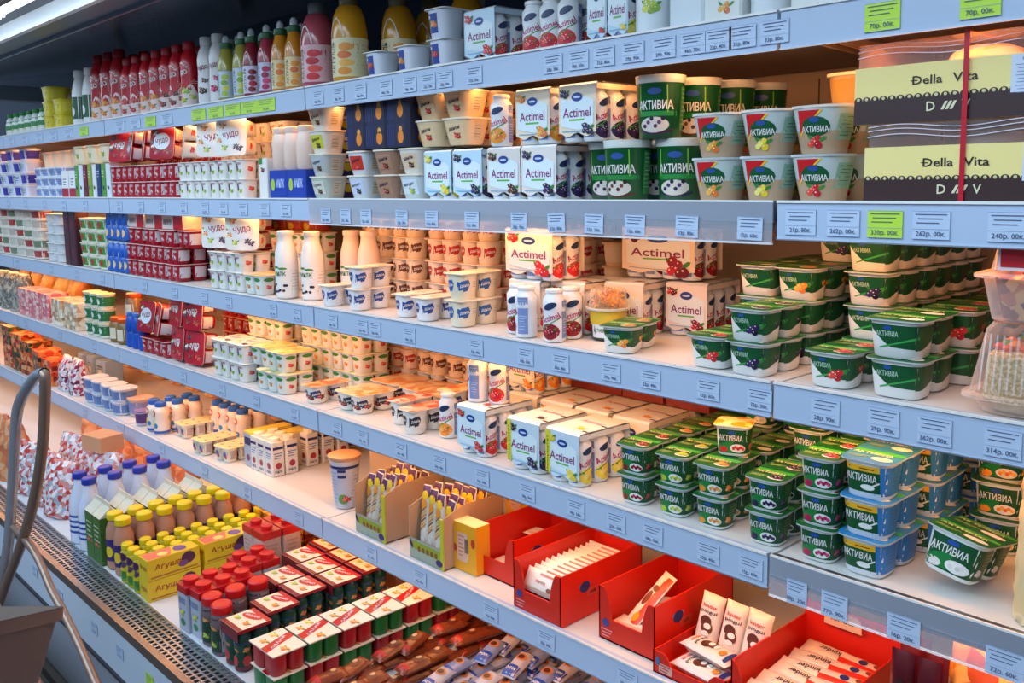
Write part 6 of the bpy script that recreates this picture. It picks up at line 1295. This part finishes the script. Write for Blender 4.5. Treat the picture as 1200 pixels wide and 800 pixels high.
brb = bag('snack_bag', .15, .10, .15, PRINT(('#7a3a1c', '#b8602c', '#4a2414', '#d8904a', '#8a1c14'), 40, .3), 'bag', 31)
for i in range(3):
    for r in range(2): put(brb, f'brown red snack bag behind the long yellow boxes, {ORD[i]} from left, {["front", "rear"][r]} row', -2.575 + .165 * i, 1.69 + .13 * r, BZ, .1, group='brown snack bags on the deck') if (i, r) != (9, 9) else None
brw = carton('small_brown_box', .10, .10, .05, PRINT(('#b03a1c', '#7a2414', '#d8803a', '#e8b04a'), 60), 'box', r=.002)
for r in range(2):
    for l in range(3): put(brw, f'small brown red box beside the tall pinkish cartons, {["front", "rear"][r]} stack, {["bottom", "middle", "top"][l]}', -2.625 - .005, 1.46 + .105 * r - .04, BZ + .051 * l, 0, group='small brown red boxes')
# bottle packs with printed top sleeve
fbt = bottle('bottle', [(0, .018), (.004, .022), (.035, .0225), (.05, .018), (.065, .0225), (.088, .0215), (.098, .017)], M('#1f4a3a', .22), .012, .0185, M('#22306a'), lambda g, f, s, p: [(g.grid(q, -.02, .02, .072, .092, M('#2a3a7a'), 6, 1, 1), g.fruit(q, 0, .055, .011, FR['peach'], 2, 3), g.disc(q, 0, .028, .012, .014, M('#c83a3a'), 2, 8), g.grid(q, -.018, .018, .004, .014, M('#7a2430'), 5, 1, 1)) for q in (f, s)], 'yogurt drink')
def fruit_pack(nx=2, ny=2):
    p = .046; W, DD = nx * p, ny * p; h = .112; g = G()
    g.box(-W / 2, W / 2, -DD / 2, DD / 2, h - .002, h, M('#f4ead0')); t = pt(h)
    g.grid(t, -W / 2, W / 2, -DD / 2, -DD * .36, M('#8f1420'), 1, 1, 1); g.grid(t, -W / 2, W / 2, DD * .36, DD / 2, M('#c01c28'), 1, 1, 1)
    g.disc(t, -W * .05, DD * .22, W * .36, DD * .15, M('#d01c2c'), 2, 14, .3); g.text(t, 'имуно', -W * .05, DD * .22, DD * .12, M('#e8e8f0'), 3, 'c', W * .5, .3)
    g.fruit(t, W * .22, -DD * .12, W * .16, FR['peach'], 2, 2); g.fruit(t, -W * .28, -DD * .12, W * .14, FR['apple'], 2, 4)
    g.grid(lambda u, v, o: (u, -DD / 2 - .001, v), -W / 2, W / 2, h - .03, h, M('#7a1420'), 1, 1, 1); g.grid(lambda u, v, o: (W / 2 + .001, u, v), -DD / 2, DD / 2, h - .008, h, M('#b01c28'), 1, 1, 1)
    parts = [('bottle', fbt.root, ((i - (nx - 1) / 2) * p, (j - (ny - 1) / 2) * p, 0), None, [('cap', fbt.parts[0][1], fbt.parts[0][2])]) for i in range(nx) for j in range(ny)]
    return Proto('fruit_drink_pack', 'yogurt drink', W + .004, DD + .004, h, None, parts + [('sleeve', g.build('sleeve', False))])
fp = fruit_pack(); k = 0
for i, (x, y, wd) in enumerate([(-2.085, 1.015, 'nearest the grille'), (-2.125, 1.117, 'second from the grille'), (-2.262, 1.216, 'left of the third row'), (-2.160, 1.220, 'right of the third row'), (-2.350, 1.335, 'far left of the fourth row'), (-2.248, 1.325, 'middle of the fourth row'), (-2.146, 1.325, 'right of the fourth row'), (-2.370, 1.440, 'far left of the rearmost row'), (-2.262, 1.430, 'middle of the rearmost row'), (-2.158, 1.430, 'right of the rearmost row')]):
    put(fp, 'fruit drink pack with dark bottles, ' + wd, x, y, BZ, .0, group='fruit drink packs')
# low packs of small drinks with white red lids
def low_pack(col):
    g = G(); a, b, h = .058, .045, .052; cg_ = M(col, .3)
    cup = G(); cup.loft([(0, .022, .019, 3), (.004, .025, .021, 3), (h - .004, .0265, .0215, 3), (h, .027, .022, 3)], cg_, 18)
    cm = cup.build('cup'); t = pt(.006); L = G(); L.box(-a, a, -b, b, 0, .003, M('#f4ecd8'), {'front': M('#d8d0c0')}); t = pt(.003)
    L.poly(t, [(-a * .5, b), (-a * .05, b), (a * .5, -b), (a * .0, -b)], M('#c8141f'), 1); L.text(t, 'имуно', 0, 0, .012, M('#e8d8e8'), 3, 'c', b * 1.4, -1.0)
    L.fruit(t, a * .7, -b * .1, a * .26, FR['peach'], 2, 3, 5); L.fruit(t, -a * .65, b * .2, a * .26, FR['lemon'], 2, 4, 5); L.fruit(t, -a * .4, -b * .5, a * .26, FR['peach'], 2, 6, 5)
    W = G(); W.box(-a, a, -b, b, -h, 0, CLEAR('#ffffff', .12, .15))
    return Proto('small_drink_multipack', 'yogurt drink', 2 * a, 2 * b, h + .003, None, [('cup', cm, (sx * .029, sy * .0225, 0)) for sx in (-1, 1) for sy in (-1, 1)] + [('printed_lid', L.build('printed_lid', False), (0, 0, h), 'white lid with red stripe and fruit')])
lpk = [low_pack('#1d7a34'), low_pack('#c01c24')]
for r in range(7):
    for l in range(2): put(lpk[(r + l) % 2], f'{["green", "red"][(r + l) % 2]} drink multipack with striped lid, {"front" if r == 0 else ORD[r]} row, {["lower", "upper"][l]} layer', -1.925 + .002 * r, 1.015 + .096 * r, BZ + l * .056, .0, group='drink multipacks with striped lids')
for r in range(2): put(lpk[r], 'drink multipack with striped lid lying low at the very front, ' + ['green', 'red'][r], -1.98 - .0 * r, .985 - .0, BZ + 0, 0) if False else None
# curd bars
def cd(g, fn, a, b): (g.disc(fn, 0, b * .35, a * .75, b * .25, M('#c87a4a'), 2, 12), g.disc(fn, 0, b * .35, a * .45, b * .16, M('#5a2a1c'), 3, 10), g.grid(fn, -a * .9, a * .9, -b * .95, -b * .3, M('#2446a0'), 4, 3, 1), g.text(fn, 'сырок', 0, -b * .62, b * .22, WHITE, 2, 'c', a * 1.3))
cbar = [flow_bar('glazed_curd_bar', .095, .040, .026, M(c, .22), cd, 'curd bar', seed=i) for i, c in enumerate(('#8a92b8', '#c8bcc4', '#6a3424'))]
cch = flow_bar('glazed_curd_bar', .095, .040, .026, M('#8a3e20', .22), lambda g, fn, a, b: (g.disc(fn, 0, b * .2, a * .7, b * .3, M('#6a2c18'), 2, 10), g.disc(fn, -a * .2, b * .3, a * .35, b * .15, M('#e0a878'), 3, 8), g.grid(fn, -a * .9, a * .9, -b * .9, -b * .5, M('#c02a24'), 4, 2, 1)), 'curd bar', seed=7)
rn = random.Random(11); n = 0
names = {0: 'blue and white glazed curd bar', 1: 'pale glazed curd bar', 2: 'brown glazed curd bar'}
for c in range(12):
    for r in range(12):
        x = -1.80 + c * .092; y = 1.012 + r * .060
        for l in range(2 if r % 3 else 1):
            kind = cch if (c < 2) else cbar[(c + r + l) % 2 if c < 8 else 2 if r > 5 else (r % 2)]
            put(kind, f'{"brown" if kind is cch or kind is cbar[2] else ["blue and white", "pale"][0 if kind is cbar[0] else 1]} curd bar, {ORD[c]} column, {ORD[r]} row back, {["lower", "upper"][l]} layer on the deck',
                x + rn.uniform(-.008, .008), y + rn.uniform(-.006, .006), BZ + .003 + l * .031, rn.uniform(-.25, .25) + (1.57 if c < 2 and 0 else 0), rx=rn.uniform(.0, .04) if l == 0 else rn.uniform(.02, .22), group='glazed curd bars heaped on the deck')
# ================================================================ shopping trolley
TM = M('#a58a7a', .3, .55); TC = M('#c4c8d4', .22, .6)
def tube(g, pts, r, mat, seg=10, sub=8):
    P = [Vector(p) for p in pts]; Q = []
    for i in range(len(P) - 1):
        p0 = P[i - 1] if i else P[i]; p1, p2 = P[i], P[i + 1]; p3 = P[i + 2] if i + 2 < len(P) else P[i + 1]
        for k in range(sub):
            t = k / sub; Q.append(.5 * ((2 * p1) + (p2 - p0) * t + (2 * p0 - 5 * p1 + 4 * p2 - p3) * t * t + (3 * p1 - p0 - 3 * p2 + p3) * t ** 3))
    Q.append(P[-1]); vs = []; up = Vector((.3, .9, .2))
    for i, q in enumerate(Q):
        d = (Q[min(i + 1, len(Q) - 1)] - Q[max(i - 1, 0)]).normalized(); a = d.cross(up).normalized(); b = d.cross(a)
        for k in range(seg): t = 2 * math.pi * k / seg; vs.append(q + a * r * math.cos(t) + b * r * math.sin(t))
    g.add(vs, [(i * seg + k, i * seg + (k + 1) % seg, (i + 1) * seg + (k + 1) % seg, (i + 1) * seg + k) for i in range(len(Q) - 1) for k in range(seg)], mat)
    g.f.append(tuple(len(g.v) - seg + k for k in range(seg))); g.mi.append(g.m(mat))
TY = .62
o_ = on_y(40, 760, TY); TX, TZ = o_.x, o_.z
def T(px, py, Y=TY): p = on_y(px, py, Y); return (p.x - TX, p.y - TY, p.z)
tp_ = []
def tpart(name, pts, r, mat, label=None):
    g = G(); tube(g, pts, r, mat); tp_.append((name, g.build(name), (0, 0, 0), label))
tpart('handle_tube', [T(52, 437), T(40, 443), T(22, 475), T(17, 520), T(14, 580), T(6, 660), T(-20, 760)], .013, TC, 'chrome curved handle tube')
tpart('handle_tube', [T(51, 437), T(53, 450), T(50, 520), T(40, 585), T(24, 640), T(0, 705), T(-20, 780)], .0125, TM, 'darker rear handle tube')
tpart('frame_tube', [T(16, 618), T(30, 632), T(45, 655), T(60, 690), T(75, 718), T(95, 760), T(125, 830)], .0095, TM, 'brown side tube')
tpart('frame_tube', [T(-12, 700, .42), T(2, 722, .42), T(14, 745, .42), T(30, 775, .42), T(48, 810, .42)], .009, TM, 'brown front tube crossing the basket')
tpart('leg', [T(-20, 770), (T(-20, 770)[0] + .02, 0, .3), (T(-20, 770)[0] + .03, 0, .075)], .012, TM)
tpart('leg', [T(125, 830), (T(125, 830)[0] + .01, 0, .3), (T(125, 830)[0] + .02, 0, .075)], .0095, TM)
# basket: tapering plastic box tipped in the frame, its rim sloping away
hf = Vector((FWD.x, FWD.y, 0)).normalized(); hr = Vector((RIGHT.x, RIGHT.y, 0)).normalized(); yaw = math.atan2(hr.y, hr.x)
rr = ray(88, 709); dd = 1.62 / rr.dot(FWD); PR = rr * dd + Vector((0, 0, EYE))          # far right corner of the rim
g = G(); W2, L2, H2 = .19, .14, .24; bm = M('#7a675c', .45)
Rb_ = [(-H2, W2 - .045, L2 - .035, 7), (-.022, W2 - .008, L2 - .008, 7), (-.020, W2, L2, 7), (0, W2, L2, 7)]
g.loft(Rb_, bm, 40, True, False); g.loft([(-H2 + .004, W2 - .05, L2 - .04, 7), (0, W2 - .006, L2 - .006, 7)], bm, 40, True, False)
f_ = front(Rb_)
for q in ((-W2 * .80, W2 * .80, -.036, -.032), (-W2 * .66, W2 * .66, -H2 * .86, -H2 * .84)): g.grid(f_, *q, M('#5c4c44', .5), 12, 1, 2)
mt_ = Matrix.Translation(PR) @ Matrix.Rotation(yaw, 4, 'Z') @ Matrix.Rotation(math.radians(-20), 4, 'X') @ Matrix.Translation((-W2, -L2 * 1.0, 0))
base_ = Vector((TX, TY, 0)); g.v = [tuple((mt_ @ Vector(v)) - base_) for v in g.v]
tp_.append(('basket', g.build('basket'), (0, 0, 0), 'brown grey plastic basket'))
for k in (T(-20, 770)[0] + .03, T(125, 830)[0] + .02):
    g = G(); vs = []
    for s in (-.012, .012):
        for i in range(16): t = 6.2832 * i / 16; vs.append((k + .036 * math.cos(t), s, .037 + .036 * math.sin(t)))
    g.add(vs, [(i, (i + 1) % 16, 16 + (i + 1) % 16, 16 + i) for i in range(16)] + [tuple(range(16)), tuple(range(31, 15, -1))], M('#202024')); tp_.append(('wheel', g.build('wheel'), (0, 0, 0)))
put(Proto('shopping_trolley', 'trolley', .5, .3, 1, None, tp_), 'brown basket trolley with curved chrome handle beside the case', TX, TY, 0)
# store lamps
for y in (-.7, -2.6):
    g = G(); g.box(-3.5, 3.5, -.12, .12, .0, .05, WHITE, {'bottom': GLOW((.8, .9, 1), 4)})
    put(Proto('ceiling_lamp', 'lamp', 7, .24, .05, g.build('ceiling_lamp', False)), 'long white ceiling lamp ' + ('nearer the case' if y > -1 else 'further from the case'), -2.6, y, 3.15)
dup = {k: v for k, v in LABELS.items() if len(v) > 1}
print('THINGS', sum(len(v) for v in LABELS.values()), 'DUP', len(dup), list(dup)[:12])
print('LONG', [k for k in LABELS if len(k.split()) > 16 or len(k.split()) < 4][:20], len([k for k in LABELS if len(k.split()) > 16]))
